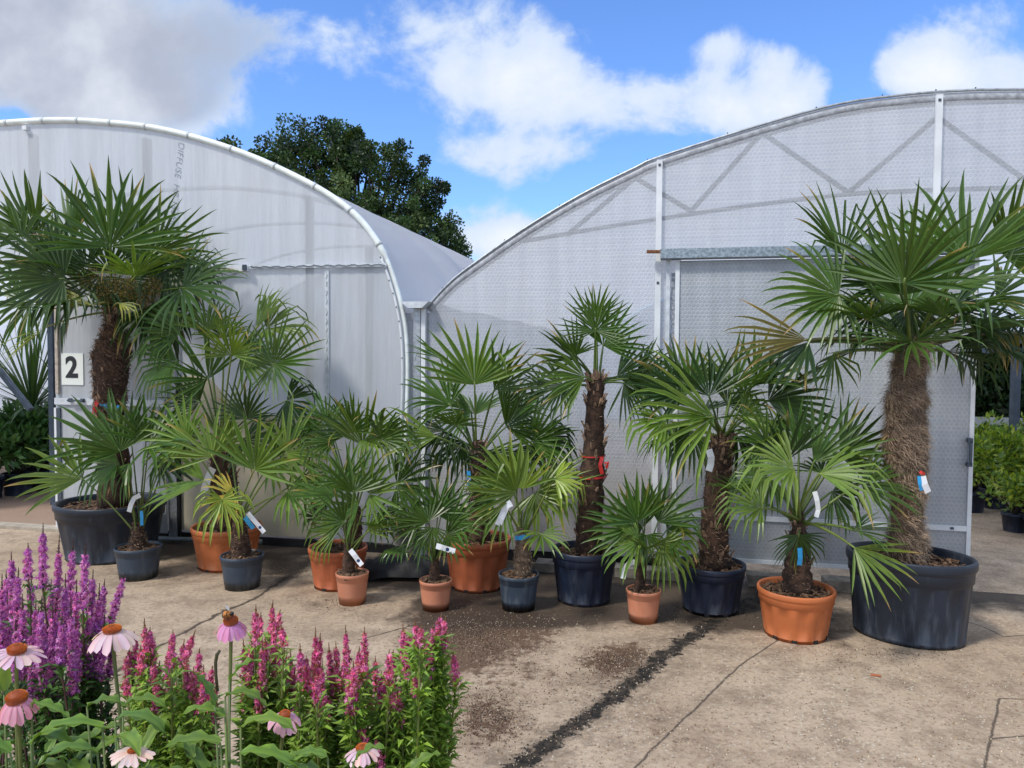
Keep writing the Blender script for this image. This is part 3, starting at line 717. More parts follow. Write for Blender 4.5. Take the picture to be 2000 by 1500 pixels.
POTLBL = {}
def potted_palm(idx, cx, by, ry, hw, potkind, label, trunk, crown, fronds, auto=(0, 0, 0), tags=(), fibre=(0, .02, 'fibre'), trunkmat='trunk', oval=None, stalk_r=.007, cyoff=0.0, coneflower=False, basew=.80, hair=None, cdef=0, holes=True, stubs=0):
    rnd = random.Random(100 + idx)
    gf = ground(cx, by); Rr = hw / F * gf.y * 1.05
    for _ in range(4): Yc = gf.y + Rr * basew * (oval[1] if oval else 1); Rr = hw / F * Yc
    Pc = ground(cx, by); cpt = Vector((atY(cx, ry, Yc).x, Yc, 0)); H = atY(cx, ry, Yc).z
    t = thing('potted_palm', cpt, label, 'palm', 'potted fan palms in front of the greenhouses')
    ex, ey, rot = (1, 1, 0) if not oval else oval
    big = hw > 50
    pb = MB(); seg = 96
    prof = [(Rr * basew * .5, .012), (Rr * basew * .97, .012), (Rr * basew, .0), (Rr * basew * 1.012, .02)]
    if big:
        for u in (.06, .07, .30, .50, .70, .715): prof.append((Rr * (basew + (.945 - basew) * u / .75), H * u))
        prof += [(Rr * .945, H * .735), (Rr * .968, H * .745), (Rr * .975, H * .86), (Rr * .98, H * .875), (Rr * .998, H * .885), (Rr * 1.012, H * .91), (Rr * 1.012, H * .975), (Rr, H * .995), (Rr * .975, H), (Rr * .945, H * .995), (Rr * .93, H * .97), (Rr * .90, H * .86)]
    else:
        for u in (.06, .3, .6, .74): prof.append((Rr * (basew + (.945 - basew) * u / .75), H * u))
        prof += [(Rr * .945, H * .75), (Rr * .965, H * .76), (Rr * .985, H * .895), (Rr * 1.008, H * .905), (Rr * 1.015, H * .93), (Rr * 1.015, H * .975), (Rr * 1.0, H * .998), (Rr * .965, H), (Rr * .935, H * .985), (Rr * .90, H * .86)]
    lathe(pb, cpt, prof, seg, ex, ey, rot, 24 if big else 0, .026, H * .065, H * .71)
    pot = pb.build('pot', M[potkind], t, True)
    if holes and big:
        for a in (-1.95, -1.25, -.6, -2.6):
            hb = MB(); rad_ = Rr * basew * 1.006; d_ = Vector((cos(a) * ex, sin(a) * ey, 0))
            if rot: d_ = Matrix.Rotation(rot, 3, 'Z') @ d_
            q = cpt + d_ * rad_ + Vector((0, 0, .022)); dn = d_.normalized(); tn = Vector((-dn.y, dn.x, 0)); q.z = .014; hb.box(q, dn * .002, tn * .015, Vector((0, 0, .009))); hb.build('drain_hole', M['black'], pot)
    # soil
    sb_ = MB(); sr = Rr * .905; zs = H * .875; k0 = 0
    rings = [(sr * q, zs + .012 * (1 - q)) for q in (1, .8, .6, .4, .2, .01)]
    lathe(sb_, cpt, rings, 30, ex, ey, rot)
    for v in range(len(sb_.v)): sb_.v[v].z += rnd.uniform(-.006, .008)
    so = sb_.build('soil', M['soil'], t, True)
    cb = MB(); nch = int(60 + hw * 1.6)
    for i in range(nch):
        a = rnd.uniform(0, 2 * pi); r_ = sr * math.sqrt(rnd.random()) * .97; v = Vector((cos(a) * r_ * ex, sin(a) * r_ * ey, 0))
        if rot: v = Matrix.Rotation(rot, 3, 'Z') @ v
        L_ = rnd.uniform(.008, .024) * (1.6 if i % 17 == 0 else 1); d_ = rvec(rnd); d_.z *= .3; d_.normalize(); cb.bar(cpt + v + Vector((0, 0, zs + .016)) - d_ * L_, cpt + v + Vector((0, 0, zs + .016 + rnd.uniform(0, .008))) + d_ * L_, L_ * .7, .004)
    cb.build('bark_chips', M['chips'], so, kind='stuff')
    # trunk
    if trunk:
        Yt = Yc + cyoff
        pts = [atY(x_, y_, Yt) for x_, y_, w_ in trunk]; rad = [w_ * (.90 if idx in (1, 8, 10, 12) else 1) / F * Yt for x_, y_, w_ in trunk]
        P_, R_ = [], []
        NS = 26
        for i in range(NS + 1):
            u = i / NS * (len(pts) - 1); a = min(int(u), len(pts) - 2); f_ = u - a
            P_.append(pts[a].lerp(pts[a + 1], f_)); R_.append((rad[a] * (1 - f_) + rad[a + 1] * f_) * (1 + .05 * sin(i * 2.1) + rnd.uniform(-.04, .04)))
        P_[0].z = min(P_[0].z, zs - .01)
        tb = MB(); tb.tube(P_, R_, 20)
        for v in tb.v: v += rvec(rnd) * .004
        to = tb.build('trunk', M[trunkmat], t, True)
        # cut leaf bases
        if stubs:
            lb = MB()
            for i in range(stubs):
                u = (1 - rnd.random() ** 1.5 * .95) * (NS - 1); a = int(u); c = P_[a].lerp(P_[a + 1], u - a); an = rnd.uniform(0, 2 * pi); o_ = Vector((cos(an), sin(an), 0)); r_ = R_[a]
                s0_ = c + o_ * r_ * .93; d_ = (o_ * .55 + Vector((0, 0, 1))).normalized() * rnd.uniform(.03, .075); tn = o_.cross(Vector((0, 0, 1))) * rnd.uniform(.005, .014)
                k = len(lb.v); lb.v += [s0_ - tn, s0_ + tn, s0_ + d_ + tn * .6, s0_ + d_ - tn * .6, s0_ - tn + o_ * .008, s0_ + tn + o_ * .008, s0_ + d_ + tn * .6 + o_ * .007, s0_ + d_ - tn * .6 + o_ * .007]
                for f4 in ((0, 3, 2, 1), (4, 5, 6, 7), (0, 1, 5, 4), (2, 3, 7, 6), (1, 2, 6, 5), (0, 4, 7, 3)): lb.f.append(tuple(k + q for q in f4))
            lb.build('cut_leaf_base', M['stub'], to, kind='stuff')
        if hair:
            nh, hl, hm, u0, u1 = hair; band = 'pale' in hm
            hb = MB()
            for i in range(nh):
                u = (u0 + (u1 - u0) * rnd.random()) * (NS - .01); a = int(u); c = P_[a].lerp(P_[a + 1], u - a); an = rnd.uniform(0, 2 * pi); o_ = Vector((cos(an), sin(an), 0)); r_ = R_[a]
                tn = o_.cross(Vector((0, 0, 1))); s0_ = c + o_ * r_ * .97; lean = rnd.uniform(-1, 1)
                L_ = hl * rnd.uniform(.35, 1.35) * ((.8 + .6 * abs(sin(u * .9))) if band else 1); d1 = (o_ * rnd.uniform(.1, .55) + tn * lean + Vector((0, 0, rnd.uniform(-.5, .7)))).normalized()
                m1 = s0_ + d1 * L_ * .5; e1 = m1 + (d1 + Vector((0, 0, -.8)) - o_ * .35).normalized() * L_ * .5; w_ = rnd.uniform(.0005, .0013) * (1 if hm == 'fibrepale' else 2.2); wv = Vector((0, 0, 1)).cross(d1); wv = (wv.normalized() if wv.length > .01 else tn) * w_ + Vector((0, 0, w_))
                k = len(hb.v); hb.v += [s0_ - wv, s0_ + wv, m1 + wv, m1 - wv, e1]; hb.f += [(k, k + 1, k + 2, k + 3), (k + 3, k + 2, k + 4)]
            hb.build('fibre', M[hm], to, kind='stuff')
    Yt = Yc + cyoff; cw = atY(crown[0], crown[1], Yt)
    for q in fronds:
        hx, hy, a, Rp, f_, dr_, c_, dz_ = q[:8]; sp = R(q[8]) if len(q) > 8 else R(rnd.uniform(85, 108))
        hub = atY(hx, hy, Yt + dz_); Rw = Rp / F * (Yt + dz_)
        axis = Vector((cos(R(a)), dz_ * .9 + rnd.uniform(-.3, .3), sin(R(a)))); nrm = Vector((rnd.uniform(-.6, .6), -(1 - f_), f_ + rnd.uniform(-.1, .35)))
        st_ = cw + Vector((rnd.uniform(-.02, .02), rnd.uniform(-.02, .02), rnd.uniform(-.06 if hw > 45 else -.11, .01)))
        make_frond(t, st_, hub, axis, nrm, Rw, sp, dr_, c_, rnd, nseg=max(8, int((24 if hw > 45 else 17) * sp / R(115))), stalk_r=stalk_r, split=(None if hw > 45 else rnd.uniform(.24, .34)))
    na, lp, rp = auto
    for i in range(na):
        az = i * 2.399 + idx; u = (i + .5) / na; el = R(64 - 78 * u + rnd.uniform(-8, 8))
        rad_ = Vector((cos(az), sin(az), 0)); d = rad_ * cos(el) + Vector((0, 0, sin(el)))
        Lp = lp / F * Yt * rnd.uniform(.75, 1.05); hub = cw + d * Lp
        el2 = el - R(rnd.uniform(5, 30)); ax = rad_ * cos(el2) + Vector((0, 0, sin(el2))); nrm = Vector((0, 0, 1)) * cos(el2) - rad_ * sin(el2)
        make_frond(t, cw + Vector((rnd.uniform(-.02, .02), rnd.uniform(-.02, .02), -.04 * u)), hub, ax, nrm, rp / F * Yt * rnd.uniform(.8, 1.05), R(rnd.uniform(95, 120)), .15 + .45 * u * rnd.random() * 1.5, cdef if rnd.random() < .6 else rnd.choice((1, 4, 0)), rnd, nseg=22 if hw > 45 else 16, stalk_r=stalk_r)
    for tg in tags:
        if tg[0] == 'ring':
            rb = MB(); cc = atY(tg[2], tg[3], Yt); rr_ = tg[4] / F * Yt; hh = tg[5] / F * Yt; k = 24
            for j in range(k):
                a0, a1 = 2 * pi * j / k, 2 * pi * (j + 1) / k; q0 = cc + Vector((cos(a0), sin(a0), 0)) * rr_ + Vector((0, 0, cos(a0) * hh * .4)); q1 = cc + Vector((cos(a1), sin(a1), 0)) * rr_ + Vector((0, 0, cos(a1) * hh * .4)); hz_ = Vector((0, 0, hh / 2))
                rb.quad(q0 - hz_, q1 - hz_, q1 + hz_, q0 + hz_)
            rb.build('ribbon', M[tg[1]], t, True); continue
        kind_, w_, ptl = tg[:3]; dy = tg[3] if len(tg) > 3 else -.10
        mm = {'white': 'tagwhite', 'blue': 'tagblue', 'red': 'red', 'yellow': 'yellow'}[kind_]
        strip([atY(x_, y_, Yt + dy - .006 * (i % 2)) for i, (x_, y_) in enumerate(ptl)], w_ / F * Yt, M[mm], 'plant_tag' if kind_ == 'white' else 'ribbon', t, dotat=(len(ptl) - 2 if kind_ == 'white' and len(tg) > 4 else None))
    return t

# ------------------------------------------------------------------ the fourteen palms
_p1 = potted_palm(1, 217, 1105, 977, 101, 'potdark', 'tall shaggy fan palm in a wide charcoal tub beside the door numbered 2',
    [(225, 985, 34), (222, 900, 31), (215, 800, 27), (215, 770, 30), (217, 700, 38), (221, 678, 32), (224, 645, 19), (222, 600, 14)], (222, 596),
    [(215, 482, 90, 155, .45, .12, 0, -.35, 105), (70, 458, 115, 125, .15, .08, 0, .15, 75), (45, 470, 150, 120, .35, .2, 0, .0), (125, 545, 178, 150, .3, .4, 4, -.3),
     (60, 590, 205, 130, .3, .5, 0, -.1), (305, 492, 32, 125, .2, .12, 0, .0, 60), (357, 562, -6, 138, .3, .4, 0, -.15), (330, 525, -35, 125, .3, .6, 4, .1),
     (180, 596, 176, 125, .5, .8, 6, -.35, 30), (92, 638, 212, 120, .4, .15, 6, -.25, 11), (232, 592, -20, 60, .4, .9, 6, -.3, 30), (290, 600, -62, 115, .3, .7, 4, .05),
     (160, 570, 235, 125, .3, .7, 4, .1), (250, 475, 70, 130, .25, .1, 0, .35, 90), (140, 470, 108, 125, .2, .1, 0, .35, 90), (250, 545, -80, 80, .4, .4, 4, .0), (195, 540, -110, 90, .3, .4, 4, -.1), (330, 545, 15, 120, .3, .35, 0, .25), (215, 530, 95, 95, .3, .3, 4, .1), (170, 520, 130, 100, .3, .3, 4, .15), (270, 525, 50, 100, .3, .3, 4, .15), (100, 520, 160, 110, .2, .3, 0, .2), (380, 540, 20, 80, .3, .5, 0, .1, 60)],
    (6, 95, 125), [('red', 8, [(190, 783), (186, 795), (184, 808)]), ('blue', 10, [(196, 786), (208, 792), (218, 800)]), ('white', 12, [(212, 790), (222, 802), (228, 815)]), ('blue', 9, [(233, 792), (230, 806), (229, 818)])],
    hair=(3600, .06, 'fibre', .25, 1), stubs=90, oval=(1, .92, 0))
rnd = random.Random(5)
for (cx_, cy_, r_) in [(175, 545, 26), (225, 548, 30), (250, 565, 24), (300, 560, 22), (285, 585, 18), (205, 575, 20)]:
    b = MB(); c = atY(cx_, cy_, _p1.location.y - .12); rw = r_ / F * c.y
    for i in range(520):
        v = rvec(rnd) * rw * rnd.random() ** .4; leafquad(b, c + v, rvec(rnd), rvec(rnd), .018, .0035, vary(rnd.choice([(.16, .11, .025), (.10, .085, .03), (.22, .14, .03)]), rnd))
    b.tube([c + Vector((0, 0, -rw)), c, c + Vector((0, 0, rw))], .004, 4, col=(.12, .12, .04)); b.build('flower_cluster', M['shrub'], _p1)
potted_palm(2, 270, 1137, 1066, 43, 'potslate', 'bushy low fan palm in a small slate pot against the left charcoal tub',
    [(270, 1066, 17), (270, 1045, 13), (268, 1020, 8)], (270, 1030),
    [(235, 882, 125, 115, .3, .2, 0, -.1), (285, 862, 82, 95, .3, .08, 0, .0, 90), (160, 935, 168, 118, .35, .1, 1, -.15, 70), (230, 905, 205, 95, .3, .7, 0, -.1), (330, 878, 40, 90, .3, .3, 0, .0),
     (340, 862, 75, 80, .3, .1, 0, .1, 70), (220, 872, 155, 125, .35, .25, 0, .05), (290, 872, 15, 105, .45, .4, 0, -.1), (252, 905, -90, 75, .2, .6, 0, -.15, 70), (310, 900, -20, 90, .3, .5, 4, .1), (255, 850, 100, 80, .2, .1, 4, .1)],
    (0, 120, 85), [('white', 9, [(252, 1000), (256, 985), (262, 973), (274, 967)]), ('blue', 6, [(276, 998), (277, 1012), (277, 1026)])], hair=(200, .03, 'fibre', 0, 1), stalk_r=.005)
potted_palm(3, 443, 1120, 1025, 66, 'potorange', 'dense fan palm in a large bright orange pot behind a smaller slate pot',
    [(441, 1030, 26), (438, 960, 26), (434, 900, 22), (430, 850, 14)], (432, 860),
    [(407, 740, 128, 118, .15, .2, 0, -.15), (452, 693, 85, 82, .1, .08, 1, -.2, 95), (535, 711, 22, 112, .02, .04, 0, -.1, 135), (390, 785, 152, 82, .15, .1, 4, -.1, 95), (482, 818, 88, 78, .1, .08, 4, -.2, 100),
     (560, 782, -20, 92, .3, .8, 4, .05), (350, 650, 150, 115, .3, .7, 0, .1), (500, 640, 62, 85, .2, .1, 1, .1, 30), (405, 645, 92, 78, .2, .2, 1, .1), (440, 660, 100, 75, .2, .3, 1, .2), (345, 705, 200, 105, .3, .6, 0, .0),
     (520, 642, 8, 112, .4, .6, 1, .15), (585, 830, -60, 85, .3, .8, 0, .1), (480, 860, -20, 100, .4, .5, 4, .1), (380, 850, 200, 110, .3, .5, 0, .1), (470, 700, 0, 100, .3, .4, 0, .2)],
    (0, 120, 95), [('white', 14, [(398, 962), (404, 940), (412, 922), (416, 914)], -.12)], hair=(900, .04, 'fibre', 0, 1), stubs=30)
potted_palm(4, 473, 1156, 1082, 41, 'potslate', 'yellow-green fan palm in a small slate pot in front of the bright orange pot',
    [(471, 1085, 20), (470, 1060, 18), (468, 1030, 13), (464, 1000, 8)], (465, 1000),
    [(497, 918, 72, 118, .15, .05, 1, -.15, 85), (415, 892, 115, 105, .25, .2, 1, -.05), (434, 975, -80, 84, .5, .75, 5, -.2, 140), (562, 960, -15, 95, .3, .6, 1, -.1), (400, 940, 185, 115, .4, .2, 1, .0, 60), (560, 885, 30, 115, .2, .25, 1, .0),
     (365, 862, 150, 95, .3, .35, 1, .05), (590, 935, -35, 85, .3, .7, 1, .1), (450, 880, 95, 95, .2, .1, 1, .1), (530, 900, 0, 100, .3, .4, 0, .1), (455, 965, 200, 70, .3, .5, 2, -.1)],
    (0, 100, 80), [('blue', 9, [(478, 1010), (487, 1022), (495, 1032)], -.1), ('white', 9, [(484, 1002), (496, 1016), (508, 1030), (516, 1040)], -.13, 1)], hair=(260, .03, 'fibre', 0, 1), stalk_r=.0055, cdef=1)
potted_palm(5, 660, 1157, 1066, 57, 'potred', 'fan palm with weeping leaves in a mid-sized orange pot behind the left terracotta pot',
    [(690, 1075, 16), (691, 1030, 16), (692, 990, 12)], (691, 1000),
    [(655, 1036, 180, 72, .3, 1.0, 1, -.2, 80), (622, 1012, 160, 60, .4, 1.0, 0, -.05), (690, 842, 112, 88, .2, .2, 0, .0), (708, 868, 72, 105, .15, .08, 1, .0, 85), (745, 858, 35, 92, .3, .6, 0, -.05), (655, 862, 150, 98, .3, .8, 0, .0),
     (775, 945, 0, 95, .2, .25, 0, -.1), (720, 850, 5, 95, .4, .8, 1, .05), (640, 830, 130, 75, .25, .4, 0, .1), (760, 1000, -20, 70, .3, .5, 0, .0)],
    (0, 130, 80), hair=(250, .03, 'fibre', 0, 1), stalk_r=.0055)
potted_palm(6, 688, 1185, 1117, 32, 'potterra', 'slender young fan palm in the leftmost pale terracotta pot',
    [(680, 1120, 13), (681, 1090, 11), (681, 1060, 8)], (681, 1070),
    [(690, 962, 92, 92, .1, .05, 0, -.05, 85), (655, 968, 150, 85, .2, .2, 0, .0), (722, 965, 25, 85, .2, .2, 1, .0), (672, 1019, 155, 70, .05, .05, 0, -.1, 85), (718, 1038, 35, 55, .1, .1, 1, -.1, 50), (700, 985, 195, 90, .3, .4, 0, .05), (675, 940, 110, 80, .2, .1, 0, .05), (735, 1010, -20, 60, .3, .4, 0, .0)],
    (2, 90, 70), [('white', 10, [(684, 1074), (692, 1084), (700, 1095), (707, 1104)], -.12, 1)], stalk_r=.0045)
potted_palm(7, 851, 1197, 1131, 32, 'potterra', 'small fan palm in the pale terracotta pot in front of the orange-red pot',
    [(849, 1134, 11), (849, 1110, 9), (849, 1090, 7)], (849, 1090),
    [(838, 1018, 122, 85, .15, .1, 0, -.05), (855, 1000, 82, 78, .1, .05, 0, .0, 85), (882, 1022, 42, 78, .2, .1, 0, .0), (812, 1022, 160, 65, .25, .3, 0, .0), (872, 1045, -10, 62, .3, .5, 0, -.05), (825, 1050, 205, 66, .3, .4, 4, .0), (862, 1005, 60, 85, .15, .05, 4, .08), (845, 1030, -100, 60, .3, .7, 0, -.1)],
    (2, 80, 60), [('white', 11, [(852, 1066), (862, 1069), (874, 1073), (889, 1077)], -.12, 1)], stalk_r=.004)
potted_palm(8, 933, 1160, 1048, 65, 'potred', 'fan palm with one big upright fan in the largest orange-red pot',
    [(936, 1050, 23), (937, 1000, 22), (937, 950, 23), (935, 900, 17), (933, 860, 10)], (934, 890),
    [(927, 752, 92, 126, .0, .03, 1, -.15, 80), (965, 762, 48, 112, .1, .04, 0, -.08, 50), (988, 834, 35, 92, .15, .12, 0, -.05, 80), (853, 853, 178, 112, .25, .12, 1, -.1, 40), (1039, 862, 12, 98, .1, .12, 0, -.05, 80), (880, 792, 140, 105, .2, .5, 0, .0),
     (870, 842, 225, 95, .3, .8, 4, .0), (905, 862, 240, 85, .3, .8, 4, .05), (1000, 882, -70, 95, .3, .7, 4, .05), (960, 880, -95, 85, .3, .6, 4, .0), (1062, 856, -45, 85, .3, .6, 4, .05), (920, 802, 205, 95, .3, .5, 0, .1), (980, 800, 10, 90, .3, .5, 4, .15), (860, 700, 150, 70, .2, .1, 0, .1, 20), (1010, 800, 40, 60, .3, .1, 0, .2)],
    (4, 120, 95), [('yellow', 8, [(950, 988), (957, 998), (961, 1012)], -.12), ('blue', 7, [(915, 920), (916, 934), (916, 948)], -.1)], hair=(700, .03, 'fibre', .3, 1), stubs=25)
potted_palm(9, 1013, 1198, 1119, 40, 'potslate', 'light green fan palm with a blue band round its stems in a slate pot',
    [(1020, 1118, 17), (1021, 1085, 17), (1021, 1050, 14), (1021, 1030, 9)], (1021, 1040),
    [(1008, 962, 142, 108, .15, .06, 1, -.1, 75), (1052, 958, 38, 118, .2, .05, 1, -.05, 35), (1022, 955, 90, 88, .2, .08, 1, .0, 80), (1084, 934, -10, 80, .35, 1.1, 5, -.1, 80), (1045, 962, -55, 100, .3, .8, 1, .0), (985, 985, -115, 85, .25, .5, 1, -.1, 45), (1000, 940, 112, 92, .2, .15, 1, .1), (1070, 960, 10, 85, .3, .6, 1, .1), (970, 960, 190, 70, .3, .5, 0, .1)],
    (2, 100, 80), [('ring', 'tagblue', 1021, 1046, 15, 9), ('white', 13, [(999, 982), (989, 988), (984, 1000), (978, 1014), (973, 1026)], -.14)], hair=(420, .03, 'fibrepale', 0, 1), trunkmat='trunkpale', stalk_r=.005, cdef=1)
potted_palm(10, 1141, 1187, 1070, 64, 'potnavy', 'tall straight fan palm with a scaly trunk and red ribbon in a navy pot',
    [(1150, 1080, 29), (1151, 1020, 28), (1156, 930, 27), (1160, 880, 22), (1162, 800, 20), (1164, 745, 17), (1165, 735, 12)], (1165, 742),
    [(1163, 645, 92, 88, .0, .03, 0, -.15, 125), (1178, 675, 60, 90, .1, .05, 0, .0, 90), (1124, 703, 138, 88, .1, .12, 4, -.05, 70), (1142, 736, 178, 108, .2, .35, 0, -.1, 70), (1072, 762, 175, 70, .3, .15, 4, .1, 60), (1205, 735, 22, 92, .2, .2, 4, .0, 60),
     (1218, 748, -48, 92, .12, .15, 4, -.05, 85), (1245, 745, -10, 95, .3, .3, 4, .05), (1100, 752, 215, 92, .3, .5, 4, .0), (1165, 620, 90, 60, .1, .05, 0, .1, 80)],
    (2, 80, 80), [('ring', 'red', 1159, 890, 24, 2.5), ('ring', 'red', 1157, 930, 28, 4), ('red', 7, [(1176, 893), (1172, 908), (1176, 926)], -.12), ('red', 5, [(1180, 905), (1188, 903), (1184, 914)], -.12)], hair=(300, .03, 'fibre', 0, 1), stubs=100)
potted_palm(11, 1257, 1221, 1150, 34, 'potterra', 'spiky young fan palm in the rightmost pale terracotta pot with a curled white tag',
    [(1249, 1150, 10), (1252, 1120, 10), (1255, 1090, 8)], (1255, 1095),
    [(1245, 1020, 112, 98, .2, .08, 0, -.05, 70), (1262, 1010, 88, 85, .15, .05, 0, .0, 70), (1285, 1020, 50, 95, .2, .1, 0, .0, 70), (1228, 1035, 150, 92, .3, .35, 0, .0), (1302, 1035, 10, 85, .3, .6, 0, .0), (1248, 1055, 192, 92, .3, .5, 1, -.05), (1290, 1062, -40, 95, .3, .6, 1, -.05), (1262, 1045, -90, 65, .3, .7, 0, -.1), (1255, 1030, 130, 85, .2, .1, 4, .1)],
    (2, 70, 75), [('white', 10, [(1240, 1097), (1228, 1101), (1220, 1112), (1216, 1130)], -.12)], stalk_r=.0045)
potted_palm(12, 1389, 1207, 1098, 66, 'potnavy', 'leaning shaggy-trunked fan palm with a white tag in the right-hand navy pot',
    [(1396, 1100, 33), (1393, 1060, 31), (1398, 1000, 28), (1403, 930, 26), (1408, 870, 25), (1410, 850, 16)], (1409, 852),
    [(1385, 774, 97, 118, .1, .06, 4, -.2, 70), (1432, 758, 75, 112, .05, .04, 0, .05, 80), (1475, 745, 50, 105, .15, .06, 0, .05, 60), (1500, 782, 8, 128, .15, .1, 4, -.05, 80), (1330, 772, 162, 125, .2, .2, 4, .0, 70), (1392, 815, 178, 180, .3, .55, 1, -.25, 55),
     (1300, 822, 192, 110, .3, .9, 1, -.05, 80), (1450, 812, -8, 90, .35, .8, 1, -.15), (1500, 832, -55, 112, .2, .6, 4, .0), (1350, 842, 235, 95, .3, .8, 0, .05), (1440, 852, -80, 90, .3, .7, 4, .05), (1420, 790, 40, 100, .3, .2, 0, .2), (1350, 760, 130, 100, .2, .15, 0, .2)],
    (5, 100, 110), [('white', 13, [(1384, 878), (1389, 893), (1388, 907), (1384, 920)], -.16)], hair=(1100, .04, 'fibre', 0, 1), stubs=70)
potted_palm(13, 1555, 1260, 1146, 73, 'potorange', 'broad fan palm with weeping leaves in the orange pot beside the giant oval tub',
    [(1556, 1150, 30), (1558, 1100, 24), (1560, 1060, 22), (1560, 1020, 9), (1560, 1000, 8)], (1560, 1015),
    [(1589, 903, 52, 138, .1, .05, 0, -.1, 45), (1537, 899, 112, 112, .1, .05, 4, -.05, 60), (1550, 915, 172, 125, .5, .8, 1, -.25, 80), (1600, 925, 5, 155, .45, .6, 1, -.25, 60), (1486, 992, 165, 105, .3, .6, 1, -.2, 100), (1560, 1045, -90, 75, .3, .5, 0, -.1), (1680, 945, 0, 118, .3, .5, 0, -.05, 70),
     (1625, 960, -30, 95, .3, .7, 4, .0), (1668, 1069, -48, 118, .02, .04, 1, -.45, 58), (1500, 868, 160, 90, .3, .4, 0, .1), (1640, 890, 25, 120, .3, .2, 0, .1, 70), (1560, 880, 90, 100, .2, .15, 0, .1, 80), (1500, 930, 210, 100, .3, .7, 0, .0)],
    (3, 120, 95), [('blue', 9, [(1562, 1070), (1563, 1090), (1561, 1104)], -.14), ('white', 9, [(1591, 960), (1596, 978), (1598, 996), (1594, 1010)], -.2)], hair=(420, .03, 'fibre', 0, 1), stubs=14)
potted_palm(14, 1777, 1268, 1080, 127, 'potdark', 'giant fan palm with a thick hairy trunk in an oval charcoal tub',
    [(1772, 1085, 29), (1771, 1040, 28), (1771, 960, 26), (1771, 930, 23), (1770, 914, 30), (1769, 890, 35), (1768, 850, 32), (1769, 835, 27), (1769, 800, 32), (1771, 780, 29), (1774, 730, 24), (1782, 690, 22), (1788, 665, 15)], (1786, 676),
    [(1766, 553, 92, 185, .45, .12, 0, -.45, 95), (1888, 508, 70, 175, .12, .1, 0, .0, 85), (1645, 495, 112, 135, .25, .12, 0, .15, 70), (1638, 576, 185, 135, .15, .35, 0, -.05, 110), (1780, 600, -90, 110, .35, .25, 4, -.1, 100), (1862, 600, -30, 128, .3, .5, 4, -.05),
     (1945, 580, 0, 130, .3, .4, 0, .0), (1905, 640, -50, 105, .3, .6, 4, .05), (1700, 612, 222, 95, .3, .4, 4, .0), (1790, 510, 85, 125, .2, .1, 0, .35, 90), (1990, 650, -95, 80, .2, .8, 3, .1, 60), (1577, 664, 178, 150, .3, .25, 3, -.15, 32), (1580, 668, 235, 112, .2, .2, 4, -.13, 42), (1628, 690, -85, 90, .35, .3, 0, -.05, 62),
     (1960, 500, 40, 150, .2, .15, 0, .2), (1720, 560, 150, 120, .3, .3, 4, .2), (1850, 560, 20, 130, .4, .3, 0, -.3, 70), (1910, 660, -20, 150, .3, .5, 4, .15)],
    (12, 110, 150), [('red', 6, [(1796, 921), (1801, 924), (1806, 926)], -.2), ('blue', 7, [(1795, 930), (1797, 946), (1800, 958)], -.2), ('white', 12, [(1802, 930), (1806, 946), (1813, 962)], -.2)],
    hair=(20000, .062, 'fibrepale', .0, 1), trunkmat='trunkpale', oval=(.905, .70, R(-32)), basew=.86, stalk_r=.010)

# ------------------------------------------------------------------ trees behind
def tree(name, lobes, Y, basepx, label, group, leafs, seed, leafL=.12):
    rnd = random.Random(seed); base = ground(basepx, 730); base = Vector((atY(basepx, 700, Y).x, Y, 0)); t = thing(name, base, label, 'tree', group)
    pm = Y / F; fb = MB(); tb = MB(); cl = []
    for (x_, y_, r_) in lobes:
        c = atY(x_, y_, Y); rw = r_ * pm; nc = max(4, int(r_ * r_ / 150))
        for i in range(nc):
            v = rvec(rnd) * (rnd.random() ** .33) * rnd.choice((.8, 1, 1, 1.15)); cl.append((c + Vector((v.x * rw, v.y * rw * 1.3, v.z * rw)), rw))
    top = Vector((base.x, Y, atY(basepx, 560, Y).z))
    tb.tube([base, base.lerp(top, .5) + Vector((.1, 0, 0)), top], [.32, .25, .18], 10)
    for c, rw in cl[::3]:
        m_ = top.lerp(c, .5) + Vector((0, 0, .15)) + rvec(rnd) * .1; tb.tube([top + Vector((0, 0, -.2)), m_, c], [.09, .05, .012], 5)
    per = leafs // len(cl)
    cols = [(.030, .062, .016), (.042, .085, .020), (.022, .048, .014), (.06, .10, .025)]
    for c, rw in cl:
        cr = rnd.uniform(.12, .30); cc = vary(rnd.choice(cols), rnd, .35)
        for i in range(per):
            v = rvec(rnd); p = c + v * cr * rnd.random() ** .45; d = (v + rvec(rnd) * .8 + Vector((0, 0, -.1))).normalized()
            leafquad(fb, p, d, rvec(rnd), leafL * rnd.uniform(.6, 1.2), leafL * .33 * rnd.uniform(.8, 1.3), vary(cc, rnd, .3))
    tb.build('trunk', M['bark'], t, True); fb.build('crown', M['treeleaf'], t)
tree('oak_tree', [(530, 300, 36), (505, 300, 22), (595, 290, 52), (655, 268, 36), (648, 246, 20), (700, 300, 40), (735, 325, 48), (800, 352, 46), (842, 392, 36), (860, 362, 14), (780, 300, 16), (700, 400, 90), (780, 440, 80), (600, 370, 80), (560, 330, 40), (850, 470, 46), (888, 492, 24), (872, 435, 24), (820, 510, 60), (740, 480, 80), (640, 330, 60), (500, 340, 40), (900, 510, 16), (690, 262, 12), (880, 470, 20), (905, 540, 16)],
     20, 700, 'large dark oak tree rising behind the rounded white polytunnel', None, 64000, 3, .085)
tree('oak_tree', [(432, 290, 20), (408, 300, 24), (450, 296, 14), (380, 320, 30)], 26, 410, 'distant dark treetop just showing over the left polytunnel hoop', None, 2600, 5)
tree('oak_tree', [(925, 535, 16), (945, 550, 20), (975, 570, 20)], 26, 950, 'tiny distant treetop peeping over the valley between the roofs', None, 1800, 6)

